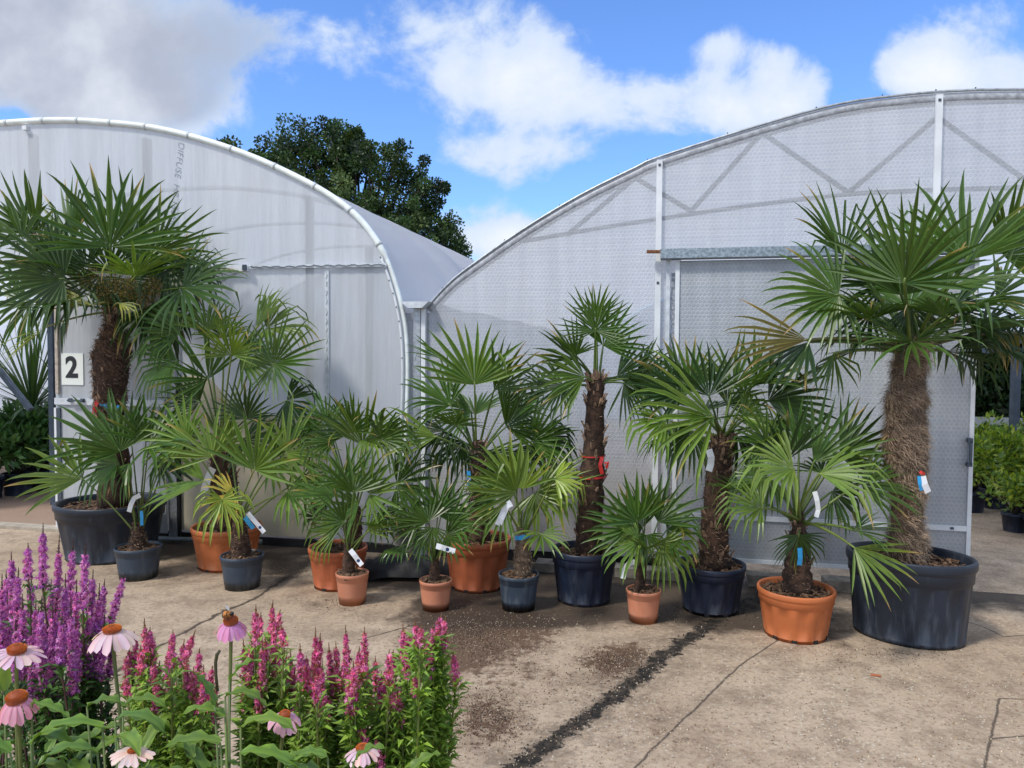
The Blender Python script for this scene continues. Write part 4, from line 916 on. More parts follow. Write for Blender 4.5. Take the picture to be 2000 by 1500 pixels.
# ------------------------------------------------------------------ inside / beyond: left doorway
rnd = random.Random(9)
def spiky(loc, h, seed, label):
    r = random.Random(seed); t = thing('cordyline', loc, label, 'plant'); loc = Vector(loc)
    b = MB(); b.tube([loc, loc + Vector((.02, 0, h * .45))], [.05, .035], 8); b.build('stem', M['bark'], t, True)
    pb = MB(); lathe(pb, loc, [(.16, 0), (.2, .28), (.22, .29), (.22, .32), (.18, .32), (.17, .28), (.001, .28)], 20); pb.build('pot', M['potnavy'], t, True)
    fb = MB(); c = loc + Vector((.02, 0, h * .45))
    for i in range(110):
        v = rvec(r); v.z = abs(v.z) * 1.3 - .2; v.normalize(); L_ = h * .62 * r.uniform(.7, 1.1); p = c.copy(); d = v.copy(); col = vary((.05, .10, .035), r); sd_ = d.cross(Vector((0, 0, 1))); sd_ = sd_.normalized() if sd_.length > .01 else Vector((1, 0, 0)); k = len(fb.v)
        for j, w_ in enumerate((.010, .016, .014, .009, .001)):
            fb.v += [p - sd_ * w_, p + sd_ * w_]; fb.c += [col, col]; p = p + d * L_ / 4; d = (d + Vector((0, 0, -.12))).normalized()
        for j in range(4): q = k + 2 * j; fb.f.append((q, q + 1, q + 3, q + 2))
    fb.build('foliage', M['shrub'], t)
def onfloor(px, Y): return Vector((atY(px, 700, Y).x, Y, 0))
spiky(onfloor(58, 9.3), 2.2, 1, 'spiky grey-green cordyline standing inside the left doorway')
spiky(onfloor(150, 9.8), 1.9, 2, 'spiky cordyline half hidden behind the number 2 door')
rho = [(.045, .12, .028), (.07, .15, .035), (.035, .09, .025)]
for i, (px, Y, r_, lb) in enumerate([(-30, 8.6, .45, 'dark green shrub in a pot at the very left edge inside the doorway'), (30, 8.9, .42, 'dark green shrub in a pot in the middle of the left doorway'), (92, 9.2, .40, 'dark green shrub in a pot nearest the number 2 door'), (60, 10.2, .5, 'dark green shrub in the second row below the cordyline')]):
    shrub('evergreen_shrub', onfloor(px, Y), r_, .72, .13, .024, rho, 1300, 20 + i, lb, 'shrub', 'potted shrubs inside the left tunnel', pot=.17)
for i, (px, Y, r_, lb) in enumerate([(-20, 13.5, 1.0, 'leftmost pale green shrub of the hedge behind the left tunnel'), (60, 14.2, 1.1, 'pale green shrub of the hedge behind the cordyline'), (135, 14.8, 1.1, 'pale green shrub of the hedge behind the steel posts')]):
    shrub('hedge_shrub', onfloor(px, Y), r_, 1.9, .10, .022, [(.20, .27, .05), (.14, .22, .045)], 4200, 40 + i, lb, 'shrub', 'pale hedge at the back of the left tunnel', nclump=60)
b = MB()
pl = thing('steel_posts', onfloor(105, 8.6), 'pair of dark steel posts just inside the left doorway', 'post')
for dx in (0, .085):
    b = MB(); c = onfloor(101, 8.3) + Vector((dx, 0, 0)); b.box(c + Vector((0, 0, 1.3)), Vector((.028, 0, 0)), Vector((0, .028, 0)), Vector((0, 0, 1.3))); b.build('post', M['darkmetal'], pl)
b = MB(); b.bar(atY(-20, 700, 8.4), atY(60, 800, 8.2), .05, .05); b.build('brace', M['darkmetal'], pl)
# bright film wall at the far end of the left tunnel
# ------------------------------------------------------------------ right doorway
cho = [(.22, .31, .03), (.15, .25, .035), (.28, .35, .04), (.08, .15, .03)]
for i, (px, Y, r_, h_, lb) in enumerate([(1905, 8.3, .34, .62, 'yellow-green shrub in a black pot directly behind the door handle'), (1950, 8.5, .36, .7, 'yellow-green shrub in a black pot left of the steel upright'), (2010, 8.4, .4, .72, 'yellow-green shrub in a black pot right of the steel upright'), (1925, 9.3, .4, .75, 'yellow-green shrub in the second row against the white barrier'), (1985, 9.4, .42, .75, 'yellow-green shrub in the second row behind the steel upright'), (1880, 9.2, .4, .7, 'yellow-green shrub mostly hidden behind the sliding door'), (2040, 9.3, .4, .75, 'yellow-green shrub at the far right edge of the doorway')]):
    shrub('yellow_shrub', onfloor(px, Y), r_, h_, .075, .017, cho, 1500, 60 + i, lb, 'shrub', 'potted shrubs inside the right doorway', pot=.15)
shrub('yellow_shrub', onfloor(1993, 7.35), .24, .42, .07, .016, cho, 700, 70, 'small shrub in a black pot standing forward on the path at the right edge', 'shrub', None, pot=.12)
shrub('yellow_shrub', onfloor(2040, 7.1), .22, .4, .07, .016, cho, 500, 71, 'second small forward shrub cut by the right edge of the photo', 'shrub', None, pot=.12)
b = MB(); a_, c_ = onfloor(1840, 10.2), onfloor(2150, 9.6); b.bar(a_ + Vector((0, 0, .45)), c_ + Vector((0, 0, .45)), .05, .9)
tag(b.build('low_barrier', M['lowwhite']), 'low white sheet barrier behind the yellow-green shrubs', 'barrier')
up = thing('steel_portal', onfloor(1985, 9.8), 'dark steel upright and beam inside the right doorway', 'frame')
b = MB(); c = onfloor(1985, 9.2); b.box(c + Vector((0, 0, .95)), Vector((.04, 0, 0)), Vector((0, .04, 0)), Vector((0, 0, .95))); b.build('upright', M['darkmetal'], up)
b = MB(); b.bar(atY(1850, 686, 9.2), atY(2200, 668, 9.2), .08, .10); b.build('beam', M['darkmetal'], up)
for i, (px, Y, lb) in enumerate([(1880, 12.6, 'dark laurel behind the sliding door edge'), (1955, 12.4, 'dark laurel in the middle of the right doorway'), (2035, 12.2, 'dark laurel behind the steel upright at the right edge')]):
    shrub('laurel', onfloor(px, Y), .85, 2.5, .13, .03, [(.012, .035, .012), (.02, .05, .015), (.03, .06, .02)], 5200, 80 + i, lb, 'shrub', 'dark laurels beyond the right doorway', nclump=80)

# ------------------------------------------------------------------ odds and ends along the wall
tag((lambda b: (b.tube([wall(300, 1045, .12) * 1, wall(525, 1052, .12)], .022, 10), b)[1])(MB()).build('ground_pipe', M['pipe'], smooth=True), 'thin grey pipe lying along the foot of the left tunnel', 'pipe')
def heap(cx, by, rx, ry, h, m, name, label, cat, seed):
    r = random.Random(seed); b = MB(); c = ground(cx, by); NX, NY = 26, 16; k = 0; wx = rx / F * c.y
    for i in range(NX + 1):
        for j in range(NY + 1):
            u = i / NX * 2 - 1; v = j / NY * 2 - 1; rr_ = max(0, 1 - u * u * u * u - v * v * .9); nz_ = noise.noise(Vector((u * 4, v * 3, seed)))
            b.v.append(c + Vector((u * wx, v * ry, max(0, h * (rr_ ** .6) * (1 + .5 * nz_)) + .004)))
    for i in range(NX):
        for j in range(NY): q = i * (NY + 1) + j; b.f.append((q, q + NY + 1, q + NY + 2, q + 1))
    tag(b.build(name, m, smooth=True), label, cat)
heap(790, 1122, 95, .20, .13, M['blacksheet'], 'black_sheeting', 'crumpled black plastic sheeting under the gutter between the tunnels', 'plastic sheet', 3)
bk = thing('grey_bucket', wall(798, 1100, .15), 'grey upturned tapered bucket below the gutter post', 'bucket')
b = MB(); c = wall(798, 1098, .16); c.z = .13; lathe(b, c, [(.07, 0), (.105, .17), (.115, .175), (.115, .19), (.10, .19), (.001, .185)], 24); b.build('body', M['greypl'], bk, True)
# soil crumbs, grit and gravel scattered on the yard
sc_ = MB(); r = random.Random(77); cols = [(.07, .042, .025), (.10, .06, .035), (.05, .03, .02), (.38, .31, .22)]
def crumb(b, p, s_, r, col):
    d = rvec(r); e = d.orthogonal().normalized(); f_ = d.cross(e); k = len(b.v)
    b.v += [p + e * s_, p + f_ * s_ * .7, p - e * s_, p - f_ * s_ * .7, p + d * s_ * .6, p - d * s_ * .6]; b.c += [col] * 6
    for f3 in ((0, 1, 4), (1, 2, 4), (2, 3, 4), (3, 0, 4), (1, 0, 5), (2, 1, 5), (3, 2, 5), (0, 3, 5)): b.f.append(tuple(k + q for q in f3))
for (cx, cy, rx, ry, N_) in [(930, 1240, 110, 55, 3000), (1200, 1290, 60, 25, 1000), (950, 1400, 75, 50, 1400), (1330, 1190, 120, 30, 300), (1030, 1210, 160, 20, 350), (560, 1110, 70, 20, 260), (780, 1120, 110, 30, 200), (1730, 1280, 150, 22, 200), (660, 1180, 80, 20, 140), (1120, 1330, 140, 40, 260)]:
    for i in range(N_):
        x_ = r.gauss(cx, rx * .55); y_ = r.gauss(cy, ry * .55)
        if y_ < 1090: continue
        p = ground(x_, y_); p.z = .002; crumb(sc_, p, r.uniform(.0018, .0052), r, vary(r.choice(cols), r))
pl_ = [(1000, 1500), (1130, 1412), (1230, 1340), (1300, 1278), (1400, 1212), (1490, 1165)]
for i in range(320):
    j = r.randrange(len(pl_) - 1); u = r.random(); p = ground(pl_[j][0] * (1 - u) + pl_[j + 1][0] * u + r.gauss(0, 14), pl_[j][1] * (1 - u) + pl_[j + 1][1] * u + r.gauss(0, 7)); p.z = .003
    crumb(sc_, p, r.uniform(.002, .007), r, vary((.018, .015, .012) if r.random() < .93 else (.3, .26, .2), r))
mcol, nn_ = mat('crumbs'); nn_.out(nn_.bsdf(nn_.new('ShaderNodeAttribute', attribute_name='Col').outputs[0], .95))
sc_.build('soil_crumbs', mcol, kind='stuff')
gv = MB()
for i in range(2600):
    x_ = r.uniform(1000, 2000) if r.random() < .8 else r.uniform(400, 1000); y_ = r.uniform(1200, 1500) if r.random() < .6 else r.uniform(1270, 1500)
    p = ground(x_, y_); p.z = .001; crumb(gv, p, r.uniform(.002, .0075), r, vary(r.choice([(.48, .39, .28), (.54, .46, .34), (.36, .25, .16), (.22, .15, .10)]), r))
gv.build('gravel', mcol, kind='stuff')

# ------------------------------------------------------------------ FLOWERS in the foreground
def florets(b, p0, p1, w, count, r, cols, tipbare):
    d = (p1 - p0); L = d.length; dn = d.normalized(); e = dn.orthogonal().normalized(); f_ = dn.cross(e)
    for i in range(count):
        u = r.random() ** .9; taper = (1 - .62 * u * u) * (.72 + .28 * sin(u * L * 260 + p0.x * 90)); a = r.uniform(0, 2 * pi); o_ = e * cos(a) + f_ * sin(a)
        rr_ = w * taper * r.uniform(.3, 1.15); c = p0 + d * u + o_ * rr_; col = vary(r.choice(cols), r, .25); s_ = r.uniform(.0034, .0072)
        t1 = (o_.cross(dn) + rvec(r) * .6).normalized(); t2 = (dn + rvec(r) * .6).normalized(); k = len(b.v)
        q1 = (t1 + t2 * .2).normalized(); q2 = (t2 - t1 * .3).normalized(); out_ = o_ * .002
        b.v += [c + q1 * s_ + out_, c + q2 * s_ * .35, c - q1 * s_ + out_, c - q2 * s_ * .35, c + q2 * s_ + out_, c + q1 * s_ * .35, c - q2 * s_ + out_, c - q1 * s_ * .35]
        b.f += [(k, k + 1, k + 2, k + 3), (k + 4, k + 5, k + 6, k + 7)]; b.c += [col] * 8
def loosestrife(name, Y, basepx, spikes, cols, budcol, label, group, seed, leafcol, stemcol, leafn=40, potr=.13, dens=520, wpx=11):
    r = random.Random(seed); base = onfloor(basepx, Y); t = thing(name, base, label, 'flower', group)
    pb = MB(); lathe(pb, base, [(potr * .8, 0), (potr * .97, .22), (potr * 1.03, .225), (potr * 1.03, .25), (potr * .9, .25), (potr * .88, .22), (.001, .22)], 24); pb.build('pot', M['potnavy'], t, True)
    lf = MB(); stm = MB()
    for (x_, yt, yb, tilt) in spikes:
        Ys = Y + r.uniform(-.14, .14); top = atY(x_, yt, Ys); bot = atY(x_ - tilt, yb, Ys); w = wpx / F * Ys
        root_ = base + Vector((r.uniform(-.08, .08), r.uniform(-.08, .08), .22)); mid = bot.lerp(root_, .5) + Vector(((bot.x - root_.x) * .18, 0, 0))
        pts = [root_, root_.lerp(mid, .5) + rvec(r) * .01, mid, mid.lerp(bot, .5) + Vector(((bot.x - mid.x) * .1, 0, 0)), bot]
        stm.tube(pts, [.004, .0036, .0032, .003, .0026], 5, col=vary(stemcol, r))
        sb2 = MB(); sb2.tube([bot, bot.lerp(top, .7), top], [.0026, .0020, .0008], 5, col=vary(budcol, r))
        L = (top - bot).length; bloomtop = bot.lerp(top, r.uniform(.74, .86))
        florets(sb2, bot, bloomtop, w, int(dens * L / .2), r, cols, 0)
        for i in range(int(150 * L / .2)):       # green-brown calyces and bud tip
            u = r.uniform(.0, 1); a = r.uniform(0, 2 * pi); c = bot.lerp(top, u); o_ = Vector((cos(a), sin(a), .6)).normalized(); ww = w * (.55 if u < .8 else .42 * (1 - u) * 4 + .08)
            leafquad(sb2, c, o_, rvec(r), ww * r.uniform(.6, 1.1), .0018, vary(budcol, r, .3))
        sb2.build('flower_spike', M['petal'], t)
        # leaves on the stem
        for i in range(leafn):
            u = r.uniform(.25, 1.0) ** .8; a = min(int(u * 4), 3); p = pts[a].lerp(pts[a + 1], u * 4 - a) if u < 1 else pts[-1]
            an = r.uniform(0, 2 * pi); d = Vector((cos(an) * .8, sin(an) * .8, r.uniform(.3, 1.1))).normalized(); L2 = r.uniform(.022, .065)
            col = vary(leafcol, r, .3); sd_ = d.cross(Vector((0, 0, 1))).normalized(); e_ = p + d * L2; m_ = p + d * L2 * .45 + Vector((0, 0, .004)); e_ += Vector((0, 0, -.012)); w2 = L2 * .13
            k = len(lf.v); lf.v += [p, m_ + sd_ * w2 + Vector((0, 0, .003)), e_, m_ - sd_ * w2 + Vector((0, 0, .003)), m_]; lf.c += [col] * 5; lf.f += [(k, k + 1, k + 4), (k + 1, k + 2, k + 4), (k + 2, k + 3, k + 4), (k + 3, k, k + 4)]
    stm.build('stem', M['petal'], t, True); lf.build('foliage', M['shrub'], t)
PUR = [(.50, .13, .52), (.62, .20, .62), (.40, .09, .46), (.68, .34, .70)]
PNK = [(.62, .12, .38), (.74, .20, .50), (.52, .09, .32), (.80, .34, .58), (.40, .14, .12)]
r = random.Random(12)
pa = [(84, 1022, 1150, 0), (143, 1052, 1200, 8), (116, 1045, 1210, 6), (55, 1060, 1130, 0), (22, 1078, 1200, -2), (168, 1055, 1190, 6), (245, 1118, 1215, 30), (12, 1112, 1260, 0), (36, 1108, 1230, 4), (4, 1120, 1290, 0), (62, 1110, 1260, 4)]
pb_ = [(100, 1130, 1290, 4), (128, 1120, 1300, 2), (150, 1130, 1290, 4), (182, 1112, 1250, 6), (170, 1160, 1330, 4), (195, 1175, 1310, 10), (205, 1195, 1330, 10), (120, 1200, 1390, 0), (85, 1190, 1350, 0), (60, 1200, 1370, -4), (30, 1210, 1330, -4), (145, 1240, 1400, 4), (108, 1300, 1420, 0), (165, 1340, 1420, 6), (225, 1240, 1330, 14), (205, 1090 + 40, 1230, 12)]
pc_ = [(75 + i * 13 + r.uniform(-6, 6), 1150 + r.uniform(-15, 60), 1310 + r.uniform(-20, 60), r.uniform(-4, 8)) for i in range(10)]
loosestrife('purple_loosestrife', 2.0, 60, pa + [(14, 1150, 1310, 0), (44, 1160, 1320, 0), (70, 1165, 1330, 0)], PUR, (.10, .05, .06), 'tall violet loosestrife whose spires reach highest at the left edge', 'violet loosestrife plants', 1, (.07, .14, .03), (.12, .06, .06), 110, dens=560, wpx=11)
loosestrife('purple_loosestrife', 1.9, 150, pb_ + pc_, PUR, (.10, .05, .06), 'dense violet loosestrife behind the pale coneflower', 'violet loosestrife plants', 2, (.06, .13, .03), (.12, .06, .06), 110, dens=560, wpx=11)
def grow(lst, extra, x0, x1, y0, y1, seed):
    rr_ = random.Random(seed); return lst + [(rr_.uniform(x0, x1), rr_.uniform(y0, y1), 0, rr_.uniform(-5, 5)) for _ in range(extra)]
def fixs(lst, seed):
    rr_ = random.Random(seed); return [(x_, y_, yb if yb else y_ + rr_.uniform(65, 110), t_) for x_, y_, yb, t_ in lst]
pinkgroups = [
 (300, 1.85, [(282, 1207, 1300, 0), (293, 1224, 1290, 2), (262, 1233, 1300, -4), (303, 1245, 1330, 4), (275, 1260, 1320, 0), (250, 1262, 1330, -6), (312, 1290, 1350, 4)], 'pink loosestrife with few spires just right of the pale coneflower'),
 (350, 1.8, [(338, 1230, 1300, 2), (382, 1230, 1300, 24), (360, 1248, 1310, 12), (330, 1262, 1330, 0), (390, 1266, 1345, 2), (398, 1298, 1390, 0), (415, 1300, 1370, 8), (365, 1290, 1350, 0), (380, 1340, 1420, 0), (420, 1340, 1420, 4), (345, 1330, 1390, 0)], 'pink loosestrife leaning right in front of the concrete joint'),
 (510, 1.95, [(500, 1180, 1260, 2), (533, 1172, 1245, 8), (548, 1190, 1240, 8), (510, 1195, 1265, 2), (535, 1222, 1300, 4), (475, 1248, 1330, 0), (492, 1255, 1340, 0), (512, 1250, 1350, 2), (545, 1262, 1330, 4), (482, 1290, 1360, 0), (520, 1300, 1400, 0), (555, 1262, 1350, 0)], 'tall pink loosestrife just right of the coneflower carrying the bee'),
 (610, 1.85, [(616, 1224, 1340, 0), (626, 1236, 1330, 4), (586, 1256, 1330, 0), (598, 1280, 1340, 0), (568, 1268, 1350, 0), (642, 1255, 1330, 0), (656, 1252, 1340, 0), (630, 1290, 1400, 0), (605, 1310, 1400, 0), (650, 1300, 1400, 0), (575, 1340, 1420, 0), (672, 1285, 1360, 0)], 'pink loosestrife with thick double spires in the middle of the bed'),
 (700, 1.85, [(675, 1221, 1330, 0), (712, 1224, 1320, -2), (702, 1262, 1340, 0), (733, 1280, 1350, 0), (690, 1290, 1370, 0), (760, 1268, 1340, 0), (720, 1310, 1390, 0), (700, 1340, 1430, 0), (745, 1310, 1380, 0), (770, 1320, 1380, 0), (682, 1330, 1400, 0), (740, 1400, 1450, 0)], 'pink loosestrife standing above the small low coneflower'),
 (810, 1.85, [(787, 1218, 1290, 0), (795, 1245, 1300, 4), (811, 1212, 1255, 0), (822, 1222, 1260, 4), (800, 1238, 1275, 0), (760, 1300, 1350, -4), (768, 1268, 1320, -6)], 'sparse pink loosestrife left of the one at the end of the bed'),
 (850, 1.9, [(862, 1200, 1250, 8), (873, 1228, 1270, 8), (846, 1222, 1262, 4), (838, 1245, 1275, 0), (870, 1205, 1262, 6), (856, 1236, 1275, 4)], 'leafy pink loosestrife at the right end of the flower bed')]
for i, (bx, Y, sp, lb) in enumerate(pinkgroups):
    rx_ = random.Random(900 + i); sp = sp + [(x_ + rx_.uniform(-18, 18), y_ + rx_.uniform(15, 90), 0, rx_.uniform(-8, 8)) for x_, y_, yb_, t_ in sp]; sp = [(x_, y_, yb_ or y_ + rx_.uniform(30, 75), t_ + rx_.uniform(-5, 5)) for x_, y_, yb_, t_ in sp]
    loosestrife('pink_loosestrife', Y, bx, sp, PNK, (.26, .13, .07), lb, 'pink loosestrife plants', 30 + i, (.21, .33, .055), (.18, .20, .06), 135 if i < 5 else 180, potr=.12, dens=400, wpx=10.2)

def bigleaf(b, p, d, L, w, r, col, curl=.5):
    d = d.normalized(); sd_ = d.cross(Vector((0, 0, 1))); sd_ = sd_.normalized() if sd_.length > .05 else Vector((1, 0, 0)); k = len(b.v); N_ = 9; q = p.copy(); dd = d.copy()
    for i in range(N_ + 1):
        u = i / N_; ww = w * (sin(pi * min(1, u * .93 + .07)) ** .8) * (1 - .25 * u) if u < 1 else .0005; up = sd_.cross(dd).normalized(); wv = .005 * sin(i * 2.2 + p.x * 50)
        b.v += [q - sd_ * ww + up * (ww * .38 + wv), q - sd_ * ww * .5 + up * ww * .22, q, q + sd_ * ww * .5 + up * ww * .22, q + sd_ * ww + up * (ww * .38 - wv)]
        sh_ = 1 + .22 * sin(i * 2.6 + p.z * 40); c2 = (col[0] * 1.3 * sh_, col[1] * 1.2 * sh_, col[2] * 1.1); c3 = (col[0] * .8, col[1] * .82, col[2] * .8); c4 = (col[0] * 1.4, col[1] * 1.25, col[2] * 1.3); b.c += [c2, c3, c4, c3, c2]
        q = q + dd * (L / N_); dd = (dd + Vector((0, 0, -curl * (.12 + .20 * u)))).normalized()
    for i in range(N_):
        for j in range(4): a = k + i * 5 + j; b.f.append((a, a + 1, a + 6, a + 5))
coneball = None
def cone_mat():
    m, n = mat('cone_orange'); a = n.new('ShaderNodeAttribute', attribute_name='Col').outputs[0]; n.out(n.bsdf(a, .6)); return m
M['cone'] = cone_mat()
def coneflower(t, stem_base, c, cr, pr, pcol, tilt, r, droop=.9, npet=15, squash=.62, bend=None):
    """c = centre of cone base"""
    ax = (Vector((tilt[0], tilt[1], 1))).normalized(); e = ax.orthogonal().normalized(); f_ = ax.cross(e)
    sm = MB(); m1 = stem_base.lerp(c, .5) + Vector((0, 0, 0)) + (bend or Vector((0, 0, 0))); m2 = c - ax * .10
    P_ = []
    for i in range(10):
        u = i / 9; P_.append(stem_base * (1 - u) ** 3 + m1 * 3 * u * (1 - u) ** 2 + m2 * 3 * u * u * (1 - u) + c * u ** 3)
    sm.tube(P_, [.0030 + .0012 * (i / 9) for i in range(10)], 7, col=vary((.17, .20, .07), r)); sm.build('stem', M['petal'], t, True)
    hd = MB(); prof = [(cr * .6, -cr * .12), (cr, 0), (cr * .98, cr * squash * .35), (cr * .82, cr * squash * .75), (cr * .5, cr * squash), (.001, cr * squash * 1.1)]
    k = len(hd.v); seg = 20
    for r_, z_ in prof:
        for j in range(seg): a = 2 * pi * j / seg; hd.v.append(c + e * cos(a) * r_ + f_ * sin(a) * r_ + ax * z_); hd.c.append((.26, .05, .012))
    for i in range(len(prof) - 1):
        for j in range(seg): a = k + i * seg + j; d = k + i * seg + (j + 1) % seg; hd.f.append((a, d, d + seg, a + seg))
    for i in range(320):
        u = i / 320; th = i * 2.39996; rho_ = math.sqrt(u) * cr; z_ = cr * squash * math.sqrt(max(0, 1 - u * .85)) ; o_ = (e * cos(th) + f_ * sin(th)); p = c + o_ * rho_ + ax * z_ * .98; d = (o_ * u * .9 + ax).normalized(); s_ = cr * .06; q = d.orthogonal().normalized() * s_; w2 = d.cross(q); k = len(hd.v)
        col = vary((.80, .22, .015) if u > .12 else (.35, .14, .03), r, .3); hd.v += [p + q, p + w2, p - q, p - w2, p + d * cr * .17]; hd.c += [(.42, .09, .012)] * 4 + [col]; hd.f += [(k, k + 1, k + 4), (k + 1, k + 2, k + 4), (k + 2, k + 3, k + 4), (k + 3, k, k + 4)]
    head = hd.build('flower_head', M['cone'], t)
    for i in range(npet):
        an = 2 * pi * i / npet + r.uniform(-.09, .09); o_ = e * cos(an) + f_ * sin(an); tn = -e * sin(an) + f_ * cos(an); L = pr * r.uniform(.85, 1.05); w = pr * .165 * r.uniform(.85, 1.15)
        dr_ = droop * r.uniform(.75, 1.25); d = (o_ * 1.0 - ax * dr_ * .35).normalized(); q = c + o_ * cr * .75 - ax * cr * .05; b = MB(); N_ = 6; col = vary(pcol, r, .08); tw = r.uniform(-.3, .3); k = 0
        for j in range(N_ + 1):
            u = j / N_; ww = w * (.45 + .55 * sin(min(1, u * 1.5) * pi / 2)) * (1 if u < .85 else .72); up = tn.cross(d).normalized(); tt = (tn + up * tw * u).normalized()
            cc = tuple(col[z_] * (1 - .15 * (1 - u)) for z_ in range(3)); c3 = (cc[0] * .88, cc[1] * .78, cc[2] * .88)
            b.v += [q - tt * ww, q - tt * ww * .4 + up * ww * .16, q + tt * ww * .4 + up * ww * .16, q + tt * ww]; b.c += [c3, cc, cc, c3]
            if j == N_ - 1: pass
            q = q + d * (L / N_); d = (d - ax * .22 * dr_ + Vector((0, 0, -.05 * dr_))).normalized()
        b.v[-3] -= d * L * .05; b.v[-4] -= d * L * .1; b.v[-1] -= d * L * .1
        for j in range(N_):
            for z_ in range(3): a = j * 4 + z_; b.f.append((a, a + 1, a + 5, a + 4))
        b.build('petal', M['petal'], head, True)
    return head
def cone_plant(Y, basepx, flowers, leaves, label, seed, leafcol=(.115, .205, .032)):
    r = random.Random(seed); base = onfloor(basepx, Y); t = thing('coneflower', base, label, 'flower', 'coneflower plants at the front of the bed')
    pb = MB(); pr_ = .12; lathe(pb, base, [(pr_ * .8, 0), (pr_ * .97, .22), (pr_ * 1.03, .225), (pr_ * 1.03, .25), (pr_ * .9, .25), (pr_ * .88, .22), (.001, .22)], 24); pb.build('pot', M['potnavy'], t, True)
    for (x_, y_, Yf, crp, prp, col, tilt, dr_, sq, bend) in flowers:
        c = atY(x_, y_, Yf); coneflower(t, base + Vector((r.uniform(-.05, .05), r.uniform(-.05, .05), .22)), c, crp / F * Yf, prp / F * Yf, col, tilt, r, dr_, squash=sq, bend=Vector(bend))
    lm = MB()
    for (x_, y_, Yl, dx, dy, dz, L, w, cu) in leaves:
        p = atY(x_, y_, Yl); bigleaf(lm, p, Vector((dx, dy, dz)), L * .82, w * .85, r, vary(leafcol, r, .2), cu)
        lm.tube([base + Vector((0, 0, .22)), (base + p) / 2 + Vector(((p.x - base.x) * .2, 0, .15)), p], [.004, .0035, .002], 5, col=vary((.14, .20, .06), r))
    for i in range(64):
        z_ = r.uniform(.45, .86); an = r.uniform(0, 2 * pi); p = base + Vector((cos(an) * r.uniform(.02, .16), sin(an) * .07, z_)); bigleaf(lm, p, Vector((cos(an), sin(an), r.uniform(.3, 1))), r.uniform(.07, .13), r.uniform(.010, .020), r, vary(leafcol, r, .25), r.uniform(.5, 1.1))
    lm.build('leaves', M['shrub'], t, True); return t
PK = (.78, .40, .60); PP = (.86, .66, .74)
cone_plant(1.55, 30, [(33, 1272, 1.60, 17, 44, (.84, .60, .72), (.12, -.10), .35, .75, (0, 0, 0)), (33, 1368, 1.50, 19, 44, (.74, .36, .56), (0, -.12), 1.5, .95, (0, 0, 0))],
    [(62, 1372, 1.5, 1, 0, -.2, .10, .02, .3), (8, 1350, 1.6, -.5, .3, .8, .12, .03, .6), (60, 1440, 1.45, 1, -.2, .4, .13, .025, .9), (20, 1470, 1.4, -1, -.2, .8, .14, .028, .9)], 'coneflower plant with two blooms one above the other at the left edge', 1)
cone_plant(1.50, 225, [(219, 1232, 1.62, 17, 47, PP, (0, -.06), .85, .55, (.0, 0, 0)), (258, 1468, 1.35, 9, 38, (.86, .68, .66), (.1, .0), .3, .6, (0, 0, 0))],
    [(200, 1420, 1.45, -1, -.2, .35, .17, .026, .75), (225, 1405, 1.45, 1, -.1, .35, .15, .024, 1.0), (170, 1380, 1.5, 1, .1, .5, .10, .02, .8), (240, 1380, 1.5, 1, -.1, .6, .13, .02, .9), (230, 1440, 1.4, .6, -.5, .4, .12, .024, .8), (190, 1470, 1.4, -.8, -.3, .5, .13, .024, .9)], 'coneflower plant with one pale open bloom in front of the violet loosestrife', 2)
P3 = cone_plant(1.50, 460, [(451, 1216, 1.66, 14, 38, (.74, .34, .62), (.02, -.15), 1.25, .95, (-.02, 0, 0)), (556, 1398, 1.5, 11, 36, (.82, .50, .68), (.15, -.28), .9, .9, (0, 0, 0))],
    [(440, 1360, 1.55, 1, -.1, .4, .12, .022, .9), (448, 1330, 1.6, .6, .1, .9, .10, .02, .8), (440, 1400, 1.5, -1, -.1, .6, .12, .022, .8), (470, 1420, 1.45, 1, -.1, .5, .15, .026, .8), (430, 1450, 1.42, -1, -.1, .2, .15, .028, .5), (470, 1470, 1.4, 1, -.1, .1, .15, .026, .5), (420, 1380, 1.5, -.4, 0, 1, .10, .02, .5)], 'coneflower plant whose pink bloom carries the bumblebee', 3)
cone_plant(1.45, 700, [(708, 1463, 1.45, 13, 32, (.86, .62, .72), (0, -.12), .7, .6, (0, 0, 0))],
    [(640, 1480, 1.4, -1, 0, .4, .10, .02, .8), (690, 1490, 1.4, .5, 0, .6, .09, .018, .8)], 'coneflower plant with a single low bloom near the right of the bed', 4)
b = MB(); q = [(425, 1350), (422, 1320), (421, 1295), (424, 1278), (429, 1271)]; b.tube([atY(x_, y_, 1.55) for x_, y_ in q], [.0032, .0032, .0034, .0038, .003], 7, col=(.10, .09, .05)); b.build('headless_stem', M['petal'], P3, True)

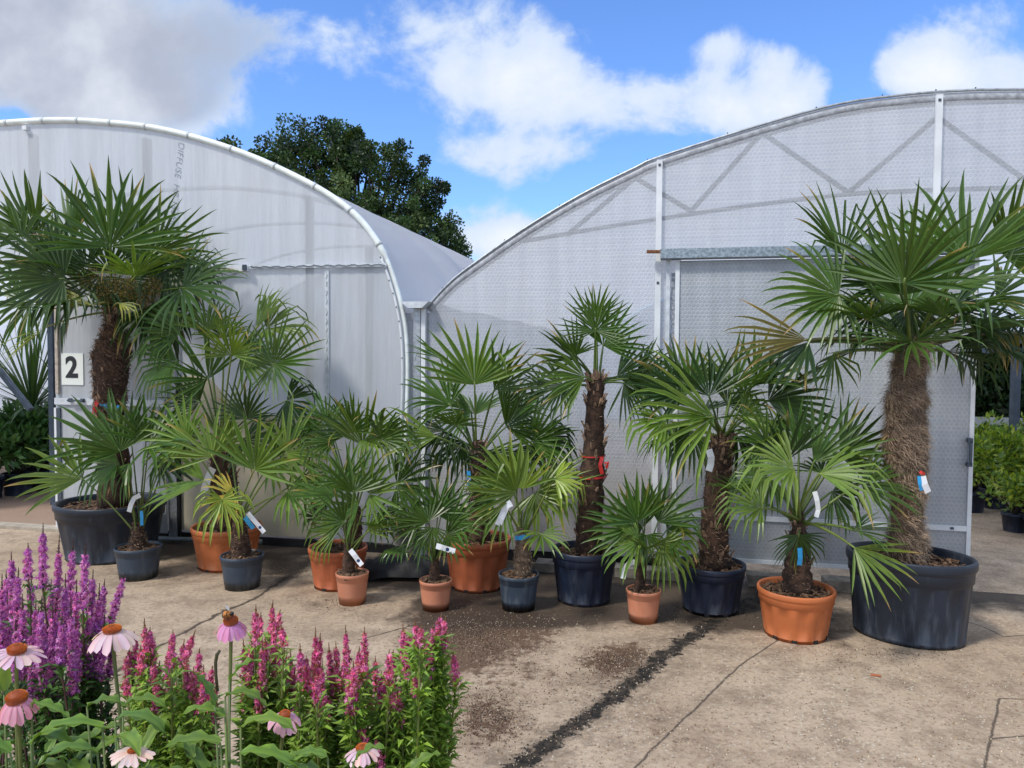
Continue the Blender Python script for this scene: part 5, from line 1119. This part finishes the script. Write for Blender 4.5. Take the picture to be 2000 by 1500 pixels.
# bumblebee and fly
def bee(c, s, label, name, cat, fat=True):
    t = thing(name, c, label, cat)
    b = MB(); N_ = 10; seg = 14; axd = Vector((1, -.2, .25)).normalized(); e = axd.orthogonal().normalized(); f_ = axd.cross(e)
    prof = [(-1, .05), (-.85, .4), (-.55, .6), (-.2, .62), (.0, .45), (.12, .42), (.35, .56), (.6, .5), (.75, .3), (.85, .32), (1.05, .28), (1.2, .05)]
    for x_, r_ in prof:
        for j in range(seg): a = 2 * pi * j / seg; b.v.append(c + axd * x_ * s + (e * cos(a) + f_ * sin(a)) * r_ * s); b.c.append(((.55, .20, .03) if fat and (-.2 <= x_ <= .0 or .3 < x_ < .65) else ((.5, .42, .35) if fat and x_ < -.8 else (.012, .010, .010))))
    for i in range(len(prof) - 1):
        for j in range(seg): a = i * seg + j; d = i * seg + (j + 1) % seg; b.f.append((a, d, d + seg, a + seg))
    b.build('body', M['cone'], t, True)
    for sg in (-1, 1):
        w = MB(); sd_ = (Vector((0, -1, 0)) * sg * .8 + Vector((-.7, 0, .45))).normalized(); p = c + axd * s * .3 + Vector((0, 0, s * .5)); q = [p + sd_ * s * 1.7 * u + axd * s * .5 * sin(u * pi) * k_ for u, k_ in ((0, 0), (.3, .8), (.7, 1), (1, .3), (.8, -.4), (.4, -.5))]; w.poly(q); w.build('wing', M['greypl'], t)
    lg = MB()
    for sg in (-1, 1):
        for k_ in (-.2, .25, .6): p = c + axd * s * k_; lg.tube([p, p + Vector((0, -sg * .7 * s, .1 * s)), p + Vector((0, -sg * .9 * s, -.8 * s))], s * .06, 4)
    lg.build('legs', M['black'], t)
bee(atY(444, 1200, 1.645), .0135, 'dark bumblebee with an orange band feeding on the pink coneflower', 'bumblebee', 'bee')
bee(atY(47, 1254, 1.60), .0042, 'tiny black fly sitting on the leftmost open coneflower', 'fly', 'fly', False)

lv = MB(); r = random.Random(5)
for i in range(150):
    p = ground(r.uniform(300, 2000), r.uniform(1090, 1480)); p.z = .004; a = r.uniform(0, 6.28); d = Vector((cos(a), sin(a), r.uniform(0, .2))).normalized()
    leafquad(lv, p, d, Vector((0, 0, 1)), r.uniform(.008, .022), r.uniform(.0015, .0045), vary(r.choice([(.22, .14, .06), (.30, .22, .10), (.12, .07, .04), (.15, .16, .05)]), r))
lv.build('fallen_leaves', mcol, kind='stuff')
b = MB(); p = ground(1710, 1320); p.z = .004; b.box(p, Vector((.022, -.012, .002)), Vector((.004, .007, 0)), Vector((0, 0, .002)))
tag(b.build('plastic_scrap', M['potred']), 'small red plastic scrap lying alone on the concrete below the orange pot', 'scrap')
